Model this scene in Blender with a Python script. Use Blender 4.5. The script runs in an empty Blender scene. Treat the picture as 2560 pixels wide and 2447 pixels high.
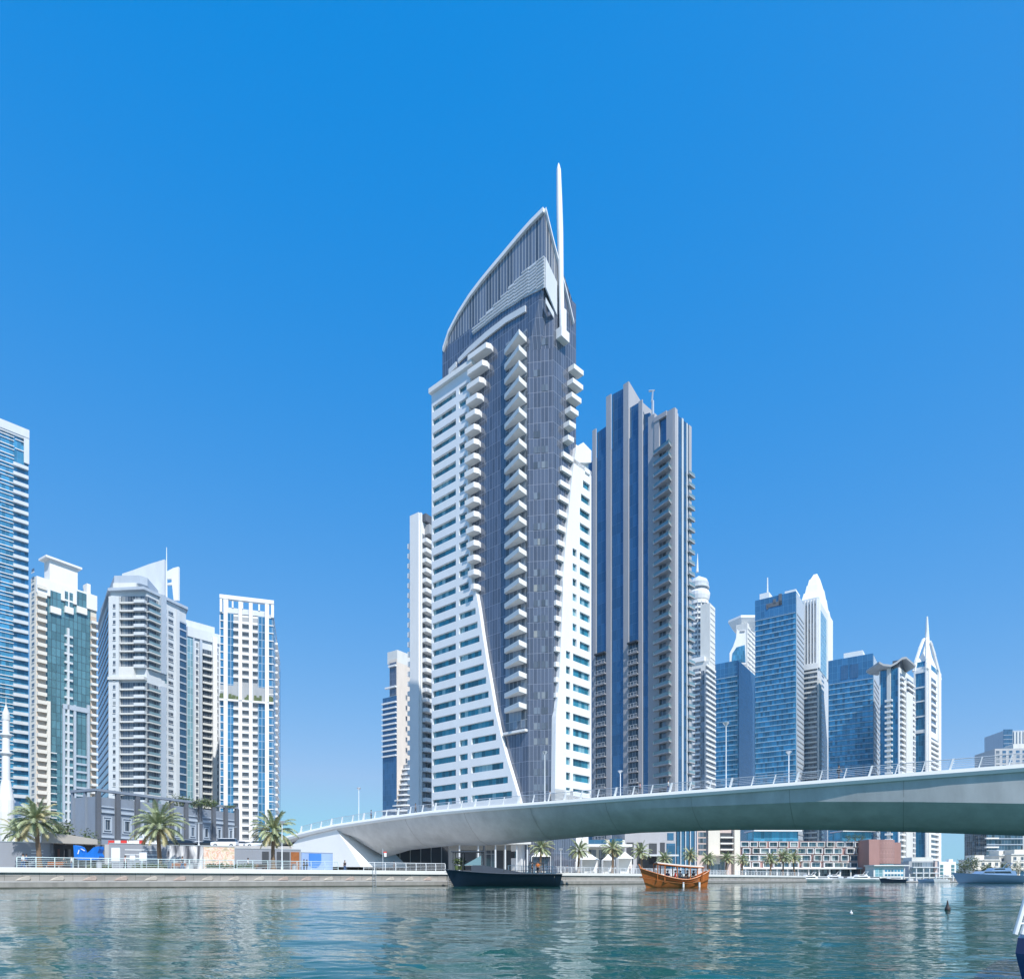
import bpy, bmesh, math, random
from mathutils import Vector
random.seed(7)
R = math.radians
scene = bpy.context.scene
COL = scene.collection

# ------------------------------------------------------------------ camera
F, HZ, CX, CH = 1650.0, 2198.0, 1280.0, 0.9       # focal length, horizon row, centre column, eye height above water
cam_d = bpy.data.cameras.new('camera')
cam = bpy.data.objects.new('camera', cam_d)
COL.objects.link(cam)
cam.location = (0, 0, CH)
cam.rotation_euler = (R(90), 0, 0)
cam_d.sensor_width = 36
cam_d.lens = 36 * F / 2560
cam_d.shift_y = (HZ - 1223.5) / 2560
cam_d.clip_start = 0.1
cam_d.clip_end = 9000
scene.camera = cam

# ------------------------------------------------------------------ sky, sun, exposure
SUN_AZ, SUN_EL = (0.52, -1.0), 49
world = bpy.data.worlds.new('World')
scene.world = world
world.use_nodes = True
wn = world.node_tree
wn.nodes.clear()
sky = wn.nodes.new('ShaderNodeTexSky')
sky.sky_type = 'NISHITA'
sky.sun_disc = False
sky.sun_elevation = R(SUN_EL)
sky.sun_rotation = math.atan2(SUN_AZ[0], SUN_AZ[1])
sky.air_density = 1.0
sky.dust_density = 0.3
sky.ozone_density = 6.0
# grade of the sky: each channel of the sky model compressed a little, as the camera rendered it
sep = wn.nodes.new('ShaderNodeSeparateColor'); cmb = wn.nodes.new('ShaderNodeCombineColor')
wn.links.new(sky.outputs[0], sep.inputs[0])
def _wm(op, a, b, cl=False):
    n = wn.nodes.new('ShaderNodeMath'); n.operation = op; n.use_clamp = cl
    if hasattr(a, 'links'): wn.links.new(a, n.inputs[0])
    else: n.inputs[0].default_value = a
    n.inputs[1].default_value = b
    return n.outputs[0]
wn.links.new(_wm('MINIMUM', _wm('MULTIPLY', _wm('POWER', _wm('MAXIMUM', _wm('SUBTRACT', sep.outputs[0], .545), .004), .93), .98), 2.0), cmb.inputs[0])
wn.links.new(_wm('MULTIPLY', _wm('POWER', sep.outputs[1], .58), 1.36), cmb.inputs[1])
wn.links.new(_wm('MULTIPLY', _wm('POWER', sep.outputs[2], .19), 3.55), cmb.inputs[2])
bg = wn.nodes.new('ShaderNodeBackground')
bg.inputs['Strength'].default_value = 0.1
wo = wn.nodes.new('ShaderNodeOutputWorld')
wn.links.new(cmb.outputs[0], bg.inputs[0])
wn.links.new(bg.outputs[0], wo.inputs[0])
sd = bpy.data.lights.new('sun', 'SUN')
sd.energy = 3.1
sd.angle = R(0.5)
sd.color = (1, 0.965, 0.91)
sun = bpy.data.objects.new('sun', sd)
COL.objects.link(sun)
_h = Vector((SUN_AZ[0], SUN_AZ[1], 0)).normalized() * math.cos(R(SUN_EL))
SUNV = Vector((_h.x, _h.y, math.sin(R(SUN_EL))))
sun.rotation_euler = (-SUNV).to_track_quat('-Z', 'Y').to_euler()
scene.view_settings.view_transform = 'Standard'
scene.view_settings.look = 'None'
scene.view_settings.exposure = 0.85
scene.view_settings.gamma = 1

# ------------------------------------------------------------------ projection helpers: photo pixel + distance -> metres
def gx(px, Y): return (px - CX) / F * Y
def gz(py, Y): return CH + (HZ - py) / F * Y
def gp(px, py, Y): return Vector((gx(px, Y), Y, gz(py, Y)))

class Face:
    """a vertical facade line: origin, unit direction, outward normal (toward the viewer)"""
    def __init__(s, o, u):
        s.o = Vector((o[0], o[1])); s.u = Vector(u).normalized()
        n = Vector((s.u.y, -s.u.x))
        s.n = n if n.dot(s.o) < 0 else -n
    def t(s, px):
        k = (px - CX) / F
        return (k * s.o.y - s.o.x) / (s.u.x - k * s.u.y)
    def p(s, t, d=0.0): return s.o + s.u * t + s.n * d
    def z(s, px, py): return gz(py, s.p(s.t(px)).y)
    def px(s, t):
        q = s.p(t); return CX + F * q.x / q.y

def wloc(o):
    v = Vector((0, 0, 0))
    while o is not None:
        v = v + Vector(o.location); o = o.parent
    return v

class MB:
    """collects faces and links them as one mesh"""
    def __init__(s): s.v = []; s.f = []; s.m = []; s.mi = 0; s.sm = []; s.smooth = False
    def add(s, vs, fs):
        b = len(s.v); s.v += [tuple(v) for v in vs]
        for f in fs: s.f.append([b + i for i in f]); s.m.append(s.mi); s.sm.append(s.smooth)
    def box(s, x0, x1, y0, y1, z0, z1):
        s.hexa([(x0, y0), (x1, y0), (x1, y1), (x0, y1)], z0, z1)
    def hexa(s, q, z0, z1): s.prism(q, z0, z1)
    def prism(s, q, z0, z1, cap=True):
        a = sum(q[i][0] * q[(i + 1) % len(q)][1] - q[(i + 1) % len(q)][0] * q[i][1] for i in range(len(q)))
        if a < 0: q = q[::-1]
        n = len(q)
        zt = z1 if isinstance(z1, (list, tuple)) else [z1] * n
        if a < 0 and isinstance(z1, (list, tuple)): zt = list(z1)[::-1]
        vs = [(p[0], p[1], z0) for p in q] + [(q[i][0], q[i][1], zt[i]) for i in range(n)]
        fs = [[i, (i + 1) % n, n + (i + 1) % n, n + i] for i in range(n)]
        if cap: fs += [list(range(n))[::-1], list(range(n, 2 * n))]
        s.add(vs, fs)
    def fb(s, F_, t0, t1, z0, z1, d0, d1):
        q = [F_.p(t0, d0), F_.p(t1, d0), F_.p(t1, d1), F_.p(t0, d1)]
        s.prism([(p.x, p.y) for p in q], z0, z1)
    def fpoly(s, F_, tz, d0, d1):
        """polygon in the facade plane (t,z) extruded from depth d0 to d1"""
        n = len(tz)
        a = [(*F_.p(t, d0), z) for t, z in tz]; b = [(*F_.p(t, d1), z) for t, z in tz]
        s.solid(a, b)
    def solid(s, a, b):
        n = len(a); c = sum((Vector(v) for v in a), Vector()) / n; nrm = Vector()
        for i in range(n): nrm += (Vector(a[i]) - c).cross(Vector(a[(i + 1) % n]) - c)
        if nrm.dot(Vector(b[0]) - Vector(a[0])) > 0: a = a[::-1]; b = b[::-1]
        s.add(list(a) + list(b), [list(range(n)), list(range(n, 2 * n))[::-1]] + [[(i + 1) % n, i, n + i, n + (i + 1) % n] for i in range(n)])
    def tube(s, p, q, r0, r1=None, n=8, cap=True):
        r1 = r0 if r1 is None else r1
        p, q = Vector(p), Vector(q); d = (q - p).normalized()
        a = d.cross(Vector((0, 0, 1)) if abs(d.z) < .9 else Vector((1, 0, 0))).normalized(); b = d.cross(a)
        vs = []
        for c, r in ((p, r0), (q, r1)):
            for i in range(n):
                w = 2 * math.pi * i / n; vs.append(c + a * math.cos(w) * r + b * math.sin(w) * r)
        fs = [[i, n + i, n + (i + 1) % n, (i + 1) % n] for i in range(n)]
        if cap: fs += [list(range(n)), list(range(n, 2 * n))[::-1]]
        s.add(vs, fs)
    def loft(s, rings, close=True, caps=True):
        n = len(rings[0]); vs = [v for r in rings for v in r]; fs = []
        for j in range(len(rings) - 1):
            for i in range(n if close else n - 1):
                fs.append([j * n + i, j * n + (i + 1) % n, (j + 1) * n + (i + 1) % n, (j + 1) * n + i])
        if caps: fs += [list(range(n))[::-1], list(range((len(rings) - 1) * n, len(rings) * n))]
        s.add(vs, fs)
    def lathe(s, c, prof, n=16):
        s.loft([[(c[0] + r * math.cos(2 * math.pi * i / n), c[1] + r * math.sin(2 * math.pi * i / n), z) for i in range(n)] for r, z in prof])
    def build(s, name, mats, parent=None, fix=False):
        if not isinstance(mats, (list, tuple)): mats = [mats]
        off = wloc(parent)
        vs = [(v[0] - off.x, v[1] - off.y, v[2] - off.z) for v in s.v] if parent else s.v
        me = bpy.data.meshes.new(name); me.from_pydata(vs, [], s.f)
        for m in mats: me.materials.append(m)
        me.polygons.foreach_set('material_index', s.m)
        me.polygons.foreach_set('use_smooth', s.sm)
        if fix:
            bm = bmesh.new(); bm.from_mesh(me); bmesh.ops.recalc_face_normals(bm, faces=bm.faces); bm.to_mesh(me); bm.free()
        uv = me.uv_layers.new(name='UVMap')
        for p in me.polygons:
            n = p.normal
            if abs(n.z) > .75: tx, ty = Vector((1, 0, 0)), Vector((0, 1, 0))
            else:
                tx = Vector((-n.y, n.x, 0)).normalized(); ty = Vector((0, 0, 1))
            for li in p.loop_indices:
                w = Vector(s.v[me.loops[li].vertex_index]) if not fix else Vector(me.vertices[me.loops[li].vertex_index].co)
                uv.data[li].uv = (w.dot(tx), w.dot(ty))
        o = bpy.data.objects.new(name, me); COL.objects.link(o)
        if parent: o.parent = parent
        return o

def tag(o, label, cat, group=None):
    o['label'] = label; o['category'] = cat
    if group: o['group'] = group
    return o
def thing(name, label, cat, loc, group=None):
    o = bpy.data.objects.new(name, None); COL.objects.link(o); o.location = loc
    o.empty_display_size = .5
    return tag(o, label, cat, group)
def struct(o): o['kind'] = 'structure'; return o
def kids(o): return [c for c in bpy.data.objects if c.parent == o] if False else list(o.children)
def copy_tree(o, parent=None, loc=None, rz=None, **props):
    c = o.copy(); COL.objects.link(c); c.parent = parent
    if loc is not None: c.location = loc
    if rz is not None: c.rotation_euler = (0, 0, rz)
    for k, v in props.items(): c[k] = v
    for ch in list(o.children): copy_tree(ch, c)
    return c
def rep(o, n, dz):
    """n more copies of a part, one storey (dz) further each time"""
    out = [o]
    for i in range(1, n):
        c = copy_tree(o, o.parent); c.location = (o.location.x, o.location.y, o.location.z + dz * i); out.append(c)
    return out

# ------------------------------------------------------------------ materials
def nt(name):
    m = bpy.data.materials.new(name); m.use_nodes = True
    t = m.node_tree; return m, t, t.nodes['Principled BSDF']
def N(t, typ, **kw):
    n = t.nodes.new(typ)
    for k, v in kw.items():
        if k in n.inputs: n.inputs[k].default_value = v
        else: setattr(n, k, v)
    return n
def rgb(c): return (c[0], c[1], c[2], 1)
def mat(name, c, rough=.7, metal=0, var=.1, scale=.35, bump=0.0, spec=.5, streak=True, objvar=0.0):
    m, t, b = nt(name); L = t.links.new
    tc = N(t, 'ShaderNodeTexCoord'); mp = N(t, 'ShaderNodeMapping')
    mp.inputs['Scale'].default_value = (scale, scale, scale * (.25 if streak else 1))
    L(tc.outputs['Object'], mp.inputs[0])
    no = N(t, 'ShaderNodeTexNoise', Scale=1.0, Detail=6.0, Roughness=.65); L(mp.outputs[0], no.inputs['Vector'])
    mr = N(t, 'ShaderNodeMapRange'); mr.inputs['From Min'].default_value = .25; mr.inputs['From Max'].default_value = .75
    mr.inputs['To Min'].default_value = 1 - var; mr.inputs['To Max'].default_value = 1 + var * .6; L(no.outputs[0], mr.inputs[0])
    sc = N(t, 'ShaderNodeVectorMath', operation='SCALE'); sc.inputs[0].default_value = c[:3]; L(mr.outputs[0], sc.inputs['Scale'])
    last = sc
    if objvar:
        oi = N(t, 'ShaderNodeObjectInfo'); m2 = N(t, 'ShaderNodeMapRange'); m2.inputs['To Min'].default_value = 1 - objvar; m2.inputs['To Max'].default_value = 1 + objvar
        L(oi.outputs['Random'], m2.inputs[0]); s2 = N(t, 'ShaderNodeVectorMath', operation='SCALE'); L(sc.outputs[0], s2.inputs[0]); L(m2.outputs[0], s2.inputs['Scale']); last = s2
    L(last.outputs[0], b.inputs['Base Color'])
    b.inputs['Roughness'].default_value = rough; b.inputs['Metallic'].default_value = metal
    b.inputs['Specular IOR Level'].default_value = spec
    if bump:
        n2 = N(t, 'ShaderNodeTexNoise', Scale=4.0, Detail=4.0); L(tc.outputs['Object'], n2.inputs['Vector'])
        bp = N(t, 'ShaderNodeBump', Strength=bump, Distance=.05); L(n2.outputs[0], bp.inputs['Height']); L(bp.outputs[0], b.inputs['Normal'])
    return m
def glass(name, c, line, w=1.5, h=3.4, mortar=.06, var=.35, rough=.08, metal=.35, lit=None, zoff=0.0, wav=.04):
    """curtain wall: panes in metres from the UVs, each its own tint, thin mullions between"""
    m, t, b = nt(name); L = t.links.new
    tc = N(t, 'ShaderNodeTexCoord'); mp = N(t, 'ShaderNodeMapping'); mp.inputs['Location'].default_value = (0, zoff, 0); L(tc.outputs['UV'], mp.inputs[0])
    br = N(t, 'ShaderNodeTexBrick', offset=0.0, squash=1.0)
    br.inputs['Scale'].default_value = 1.0; br.inputs['Brick Width'].default_value = w; br.inputs['Row Height'].default_value = h
    br.inputs['Mortar Size'].default_value = mortar; br.inputs['Mortar Smooth'].default_value = .1; br.inputs['Bias'].default_value = 0
    lo = [x * (1 - var) for x in c]; hi = lit if lit else [min(1, x * (1 + var)) for x in c]
    br.inputs['Color1'].default_value = rgb(lo); br.inputs['Color2'].default_value = rgb(hi); br.inputs['Mortar'].default_value = rgb(line)
    L(mp.outputs[0], br.inputs['Vector']); L(br.outputs['Color'], b.inputs['Base Color'])
    mx = N(t, 'ShaderNodeMapRange'); mx.inputs['To Min'].default_value = metal; mx.inputs['To Max'].default_value = 0; L(br.outputs['Fac'], mx.inputs[0]); L(mx.outputs[0], b.inputs['Metallic'])
    mr = N(t, 'ShaderNodeMapRange'); mr.inputs['To Min'].default_value = rough; mr.inputs['To Max'].default_value = .5; L(br.outputs['Fac'], mr.inputs[0]); L(mr.outputs[0], b.inputs['Roughness'])
    no = N(t, 'ShaderNodeTexNoise', Scale=.5, Detail=2.0); L(tc.outputs['UV'], no.inputs['Vector'])
    bp = N(t, 'ShaderNodeBump', Strength=wav, Distance=1.0); L(no.outputs[0], bp.inputs['Height']); L(bp.outputs[0], b.inputs['Normal'])
    b.inputs['Specular IOR Level'].default_value = .7
    return m
def panes(name, c, c2, rough=.1, metal=.25, w=1.1, fr=(.5, .5, .5)):
    """a single window: glass with its own tint, some curtains, thin upright frames"""
    m, t, b = nt(name); L = t.links.new
    tc = N(t, 'ShaderNodeTexCoord'); oi = N(t, 'ShaderNodeObjectInfo')
    ad = N(t, 'ShaderNodeVectorMath', operation='ADD'); cb = N(t, 'ShaderNodeCombineXYZ')
    ml = N(t, 'ShaderNodeMath', operation='MULTIPLY'); ml.inputs[1].default_value = 57.0; L(oi.outputs['Random'], ml.inputs[0]); L(ml.outputs[0], cb.inputs[1])
    fl = N(t, 'ShaderNodeMath', operation='FLOOR'); L(ml.outputs[0], fl.inputs[0])
    m5 = N(t, 'ShaderNodeMath', operation='MULTIPLY'); m5.inputs[1].default_value = 5.0; L(fl.outputs[0], m5.inputs[0]); L(m5.outputs[0], cb.inputs[0])
    L(tc.outputs['UV'], ad.inputs[0])
    sx = N(t, 'ShaderNodeSeparateXYZ'); L(tc.outputs['UV'], sx.inputs[0])
    dv = N(t, 'ShaderNodeMath', operation='DIVIDE'); dv.inputs[1].default_value = w; L(sx.outputs[0], dv.inputs[0])
    f2 = N(t, 'ShaderNodeMath', operation='FLOOR'); L(dv.outputs[0], f2.inputs[0])
    sm = N(t, 'ShaderNodeMath', operation='ADD'); L(f2.outputs[0], sm.inputs[0]); L(ml.outputs[0], sm.inputs[1])
    wn_ = N(t, 'ShaderNodeTexWhiteNoise', noise_dimensions='1D'); L(sm.outputs[0], wn_.inputs['W'])
    cr = N(t, 'ShaderNodeValToRGB'); e = cr.color_ramp.elements; e[0].position = 0; e[0].color = rgb([x * .45 for x in c]); e[1].position = 1; e[1].color = rgb(c2)
    k = cr.color_ramp.elements.new(.45); k.color = rgb(c); k = cr.color_ramp.elements.new(.8); k.color = rgb([x * 1.3 for x in c])
    L(wn_.outputs['Value'], cr.inputs[0])
    fr_ = N(t, 'ShaderNodeMath', operation='FRACT'); L(dv.outputs[0], fr_.inputs[0])
    lt = N(t, 'ShaderNodeMath', operation='LESS_THAN'); lt.inputs[1].default_value = .07; L(fr_.outputs[0], lt.inputs[0])
    mx = N(t, 'ShaderNodeMix', data_type='RGBA'); L(lt.outputs[0], mx.inputs['Factor']); L(cr.outputs[0], mx.inputs['A']); mx.inputs['B'].default_value = rgb(fr)
    L(mx.outputs['Result'], b.inputs['Base Color'])
    b.inputs['Roughness'].default_value = rough; b.inputs['Metallic'].default_value = metal; b.inputs['Specular IOR Level'].default_value = .7
    return m

M = dict(
 white=mat('white_render', (.78, .78, .77), .75, var=.06),
 whiteshiny=mat('white_coated_panel', (.80, .81, .82), .45, var=.05),
 offwhite=mat('off_white_render', (.66, .66, .63), .8, var=.1),
 cream=mat('cream_render', (.72, .68, .60), .8, var=.1),
 tan=mat('tan_stone', (.62, .51, .41), .8, var=.12),
 pale=mat('pale_grey_render', (.58, .615, .64), .8, var=.1),
 grey=mat('grey_render', (.36, .38, .40), .8, var=.12),
 bluegrey=mat('blue_grey_panel', (.42, .48, .55), .6, var=.1),
 slate=mat('warm_grey_stone', (.40, .40, .425), .65, var=.08),
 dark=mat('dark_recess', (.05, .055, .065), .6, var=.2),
 darkgrey=mat('dark_grey_cladding', (.12, .13, .15), .6, var=.2),
 louvre=mat('pale_louvre', (.60, .63, .66), .5, var=.08),
 concrete=mat('concrete', (.42, .41, .40), .85, var=.2, bump=.2),
 concretewet=mat('weathered_quay_concrete', (.28, .27, .25), .85, var=.3, scale=.8, bump=.3),
 weed=mat('wet_stone', (.07, .075, .06), .6, var=.5, scale=2),
 coping=mat('white_coping', (.72, .72, .70), .7, var=.08),
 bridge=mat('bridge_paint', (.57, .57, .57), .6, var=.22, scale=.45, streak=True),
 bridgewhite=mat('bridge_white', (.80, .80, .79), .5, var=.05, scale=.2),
 steel=mat('galvanised_steel', (.60, .62, .64), .35, .6, var=.08),
 whitepaint=mat('white_painted_steel', (.75, .77, .78), .4, var=.05),
 hoarding=mat('grey_hoarding', (.26, .28, .32), .6, var=.1),
 awning=mat('grey_beige_awning', (.38, .36, .33), .8, var=.1),
 tarp=mat('bright_blue_sheet', (.01, .16, .60), .4, var=.3, scale=2),
 blueboard=mat('blue_board', (.06, .22, .62), .4, var=.2),
 paleblue=mat('pale_blue_board', (.30, .42, .68), .4, var=.2),
 redpaint=mat('red_plastic', (.65, .05, .04), .5, var=.1),
 trunk=mat('palm_bark', (.20, .135, .085), .9, var=.45, scale=4, bump=.5, streak=False),
 frond=mat('palm_frond', (.33, .38, .21), .6, var=.45, scale=.9, streak=False),
 frondpale=mat('palm_frond_dry', (.42, .38, .20), .6, var=.4, scale=.9, streak=False),
 leaf=mat('shrub_leaf', (.10, .14, .05), .65, var=.5, scale=1.5, streak=False),
 canvas=mat('white_canvas', (.80, .80, .78), .8, var=.06),
 wood=mat('varnished_wood', (.52, .155, .035), .45, var=.3, scale=1.5, streak=False),
 wooddark=mat('dark_varnished_wood', (.32, .11, .03), .4, var=.3, scale=2, streak=False),
 canopy=mat('canopy_cloth', (.62, .56, .48), .8, var=.1),
 navy=mat('navy_hull_paint', (.012, .022, .045), .3, var=.2),
 navygrey=mat('navy_grey_cover', (.05, .065, .09), .7, var=.2),
 yachtblue=mat('steel_blue_yacht_paint', (.13, .23, .38), .25, var=.1),
 yachtdark=mat('dark_tinted_glass', (.015, .025, .04), .08, var=.1),
 gel=mat('white_gelcoat', (.80, .81, .82), .25, var=.04),
 boatblue=mat('dark_blue_boat_hull', (.02, .06, .19), .3, var=.15),
 terracotta=mat('terracotta_panel', (.36, .20, .18), .7, var=.15),
 pinkstone=mat('pink_beige_stone', (.62, .50, .46), .8, var=.1),
 pave=mat('pale_paving', (.44, .43, .41), .85, var=.15, scale=.6, streak=False),
 land=mat('sandy_ground', (.42, .38, .32), .9, var=.2, scale=.05, streak=False),
 asphalt=mat('asphalt', (.06, .06, .065), .85, var=.2, streak=False),
 tyre=mat('tyre_rubber', (.02, .02, .02), .8),
 carw=mat('white_car_paint', (.75, .76, .78), .25, var=.02), cars_=mat('silver_car_paint', (.42, .44, .46), .3, .5, var=.02),
 card=mat('dark_car_paint', (.03, .035, .045), .25, var=.02), carr=mat('red_car_paint', (.45, .03, .02), .25, var=.02),
 skin=mat('skin', (.42, .26, .18), .6, var=.08), hair=mat('dark_hair', (.02, .016, .013), .6),
 yachtblue2=mat('mid_blue_yacht_paint', (.20, .32, .50), .25, var=.1),
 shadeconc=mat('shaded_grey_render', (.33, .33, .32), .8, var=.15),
 buoy=mat('weathered_buoy', (.045, .035, .035), .6, var=.3),
)

# ------------------------------------------------------------------ water, land, quay
def water_mat():
    m, t, b = nt('marina_water'); L = t.links.new
    b.inputs['Base Color'].default_value = (.012, .08, .066, 1); b.inputs['Roughness'].default_value = .03
    b.inputs['IOR'].default_value = 1.33; b.inputs['Specular IOR Level'].default_value = .5
    tc = N(t, 'ShaderNodeTexCoord')
    hs_ = []
    for (sx, sy, amp) in ((4.5, 9.0, .5), (.25, .8, 1.0)):
        mp = N(t, 'ShaderNodeMapping'); mp.inputs['Scale'].default_value = (sx, sy, 1); L(tc.outputs['Object'], mp.inputs[0])
        no = N(t, 'ShaderNodeTexNoise', Scale=1.0, Detail=2.0, Roughness=.5, Distortion=.3); L(mp.outputs[0], no.inputs['Vector'])
        mu = N(t, 'ShaderNodeMath', operation='MULTIPLY'); mu.inputs[1].default_value = amp; L(no.outputs[0], mu.inputs[0]); hs_.append(mu)
    a2 = N(t, 'ShaderNodeMath', operation='ADD'); L(hs_[0].outputs[0], a2.inputs[0]); L(hs_[1].outputs[0], a2.inputs[1])
    bp = N(t, 'ShaderNodeBump', Distance=.02, Strength=.6); L(a2.outputs[0], bp.inputs['Height'])
    L(bp.outputs[0], b.inputs['Normal'])
    return m
def water():
    """one sheet: a finely waved middle and flat outer margins"""
    import numpy as np
    rng = np.random.default_rng(11)
    rows, cols, y0, y1, k = 820, 760, 1.6, 92.0, .98
    ys = y0 * (y1 / y0) ** (np.arange(rows) / (rows - 1)); ts = np.linspace(-k, k, cols)
    Yg, Tg = np.meshgrid(ys, ts, indexing='ij'); Xg = Yg * Tg; Z = np.zeros_like(Yg)
    n = 84; lam = .13 * (3.2 / .13) ** rng.random(n); ang = rng.normal(0, .42, n) + np.where(rng.random(n) < .3, .5, 0); ph = rng.random(n) * 6.283
    slope = .072 * np.sqrt(2.0 / n) * np.ones(n)
    gust = .62 + .38 * np.sin(Xg * .21 + 1.3 * np.sin(Yg * .09) + .8) * np.sin(Yg * .17 + .9 * np.sin(Xg * .11)) + .25 * np.sin(Xg * .55 + 2.1 * np.sin(Yg * .31))
    gust = np.clip(gust, .15, 1.2)
    dy = Yg * (math.log(y1 / y0) / rows)
    for i in range(n):
        kx, ky = math.sin(ang[i]) * 6.283 / lam[i], math.cos(ang[i]) * 6.283 / lam[i]
        fade = np.clip((lam[i] / dy - 2.2) / 2.5, 0, 1)
        Z += fade * slope[i] * lam[i] / 6.283 * np.sin(kx * Xg + ky * Yg + ph[i])
    edge = np.clip((k - np.abs(Tg)) / .04, 0, 1) * np.clip((y1 - Yg) / 25, 0, 1) * np.clip((Yg - y0) / .4, 0, 1)
    Z *= gust * edge
    co = np.stack([Xg, Yg, Z], -1).reshape(-1, 3)
    idx = np.arange(rows * cols).reshape(rows, cols)
    q = np.stack([idx[:-1, :-1], idx[:-1, 1:], idx[1:, 1:], idx[1:, :-1]], -1).reshape(-1, 4)
    o = len(co); A, B, C, D = -1500, 1800, -200, 1400
    co = np.vstack([co, [(A, C, 0), (B, C, 0), (B, D, 0), (A, D, 0)]])
    c00, c01, c10, c11 = idx[0, 0], idx[0, -1], idx[-1, 0], idx[-1, -1]
    q = np.vstack([q, [(o, o + 1, c01, c00), (o + 1, o + 2, c11, c01), (o + 2, o + 3, c10, c11), (o + 3, o, c00, c10)]])
    me = bpy.data.meshes.new('water'); me.vertices.add(len(co)); me.vertices.foreach_set('co', co.astype(np.float32).ravel())
    me.loops.add(q.size); me.loops.foreach_set('vertex_index', q.astype(np.int32).ravel())
    me.polygons.add(len(q)); me.polygons.foreach_set('loop_start', np.arange(0, q.size, 4, dtype=np.int32)); me.polygons.foreach_set('loop_total', np.full(len(q), 4, np.int32))
    me.polygons.foreach_set('use_smooth', np.ones(len(q), bool)); me.update(calc_edges=True); me.validate()
    me.materials.append(water_mat()); ob = bpy.data.objects.new('water', me); COL.objects.link(ob); return struct(ob)
water()

QZ = 2.05
QPX = [(-420, 61.0), (0, 66.0), (640, 79.0), (1120, 94.5), (1400, 118), (1740, 150), (1990, 205), (2070, 262), (2140, 300)]
QP = [Vector((gx(p, y), y)) for p, y in QPX] + [Vector((190, 300)), Vector((420, 262))]
mb = MB(); poly = [(p.x, p.y) for p in QP] + [(1800, 262), (3000, 6000), (-3000, 6000), (-3000, 61)]
mb.add([(x, y, QZ) for x, y in poly], [list(range(len(poly)))])
struct(mb.build('promenade', M['pave']))
# the street and its plateau behind the left promenade
UP = [(-42, 124.5), (-33.5, 138.5), (-26, 150), (-18, 400), (-600, 400), (-600, 112), (-70, 118)]
UZ = 7.2
mb = MB(); mb.prism(UP, QZ - .02, UZ); struct(mb.build('terrace', M['concrete']))
mb = MB(); mb.add([(x, y, UZ + .006) for x, y in [(-46, 128), (-36, 142), (-30, 205), (-560, 205), (-560, 122)]], [[0, 1, 2, 3, 4]])
struct(mb.build('road', M['asphalt']))

def along(P, s):
    for a, b in zip(P, P[1:]):
        l = (b - a).length
        if s <= l: return a + (b - a) * (s / l), (b - a).normalized()
        s -= l
    return P[-1], (P[-1] - P[-2]).normalized()
def qn(u): return Vector((u.y, -u.x))     # toward the water
def strip(mb, P, d0, d1, z0, z1):
    """a band along the quay line, d toward the water"""
    n = len(P); off = []
    for i in range(n):
        us = []
        if i: us.append((P[i] - P[i - 1]).normalized())
        if i < n - 1: us.append((P[i + 1] - P[i]).normalized())
        u = sum(us, Vector((0, 0))).normalized(); off.append(qn(u))
    rings = [[(*(P[i] + off[i] * d0), z0), (*(P[i] + off[i] * d1), z0), (*(P[i] + off[i] * d1), z1), (*(P[i] + off[i] * d0), z1)] for i in range(n)]
    mb.loft(rings)
M['quayblocks'] = glass('quay_blocks', (.30, .285, .265), (.14, .135, .12), 1.43, .62, .022, var=.16, rough=.85, metal=0, wav=.3)
def quay(P, label, relief_px):
    root = thing('quay_wall', label, 'quay wall', (P[0].x, P[0].y, 0))
    mb = MB(); strip(mb, P, -1.2, .0, -1.5, QZ - .42); mb.build('wall', M['quayblocks'], root, fix=True)
    mb = MB(); strip(mb, P, -1.0, .22, QZ - .42, QZ + .1); mb.build('coping', M['coping'], root, fix=True)
    mb = MB(); strip(mb, P, .0, .28, .62, .78); mb.build('ledge', M['concrete'], root, fix=True)
    mb = MB(); strip(mb, P, .0, .3, -1.4, .60); mb.build('plinth', M['concretewet'], root, fix=True)
    mb = MB(); strip(mb, P, .31, .33, -1.3, .13); mb.build('weed_line', M['weed'], root, fix=True)
    return root
pL = QP[:4]
qa = quay(pL, 'long pale quay wall with white coping below the left promenade', None)
pM = [QP[3] + (QP[4] - QP[3]) * .02] + QP[4:8]
qb = quay(pM, 'plain quay wall running away behind the wooden dhow', None)
qc = quay(QP[8:], 'distant quay edge behind the moored yachts', None)
# shell-shaped reliefs along the near wall
rm = [mat('relief_cream', (.46, .42, .37), .8, var=.2, scale=2, streak=False), mat('relief_rose', (.43, .345, .30), .8, var=.3, scale=2, streak=False)]
s = 0.4; i = 0
tot = sum((b - a).length for a, b in zip(pL, pL[1:]))
while s < tot - 1.5:
    p, u = along(pL, s); nn = qn(u); px = CX + F * p.x / p.y
    if px > -60:
        mb = MB(); prof = [(-.95, .0), (-.6, .30), (-.1, .52), (.35, .62), (.6, .5), (.66, .22), (.55, .0)]
        a = [(*(p + u * (k * .85) + nn * .01), .80 + h * .78) for k, h in prof]
        c = [(*(p + u * (k * .62 + .06) + nn * .13), .84 + h * .66) for k, h in prof]
        mb.loft([a, c]); mb.build('relief', rm[1] if i % 7 in (3, 4, 6) else rm[0], qa, fix=True); i += 1
    s += 2.85
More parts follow.
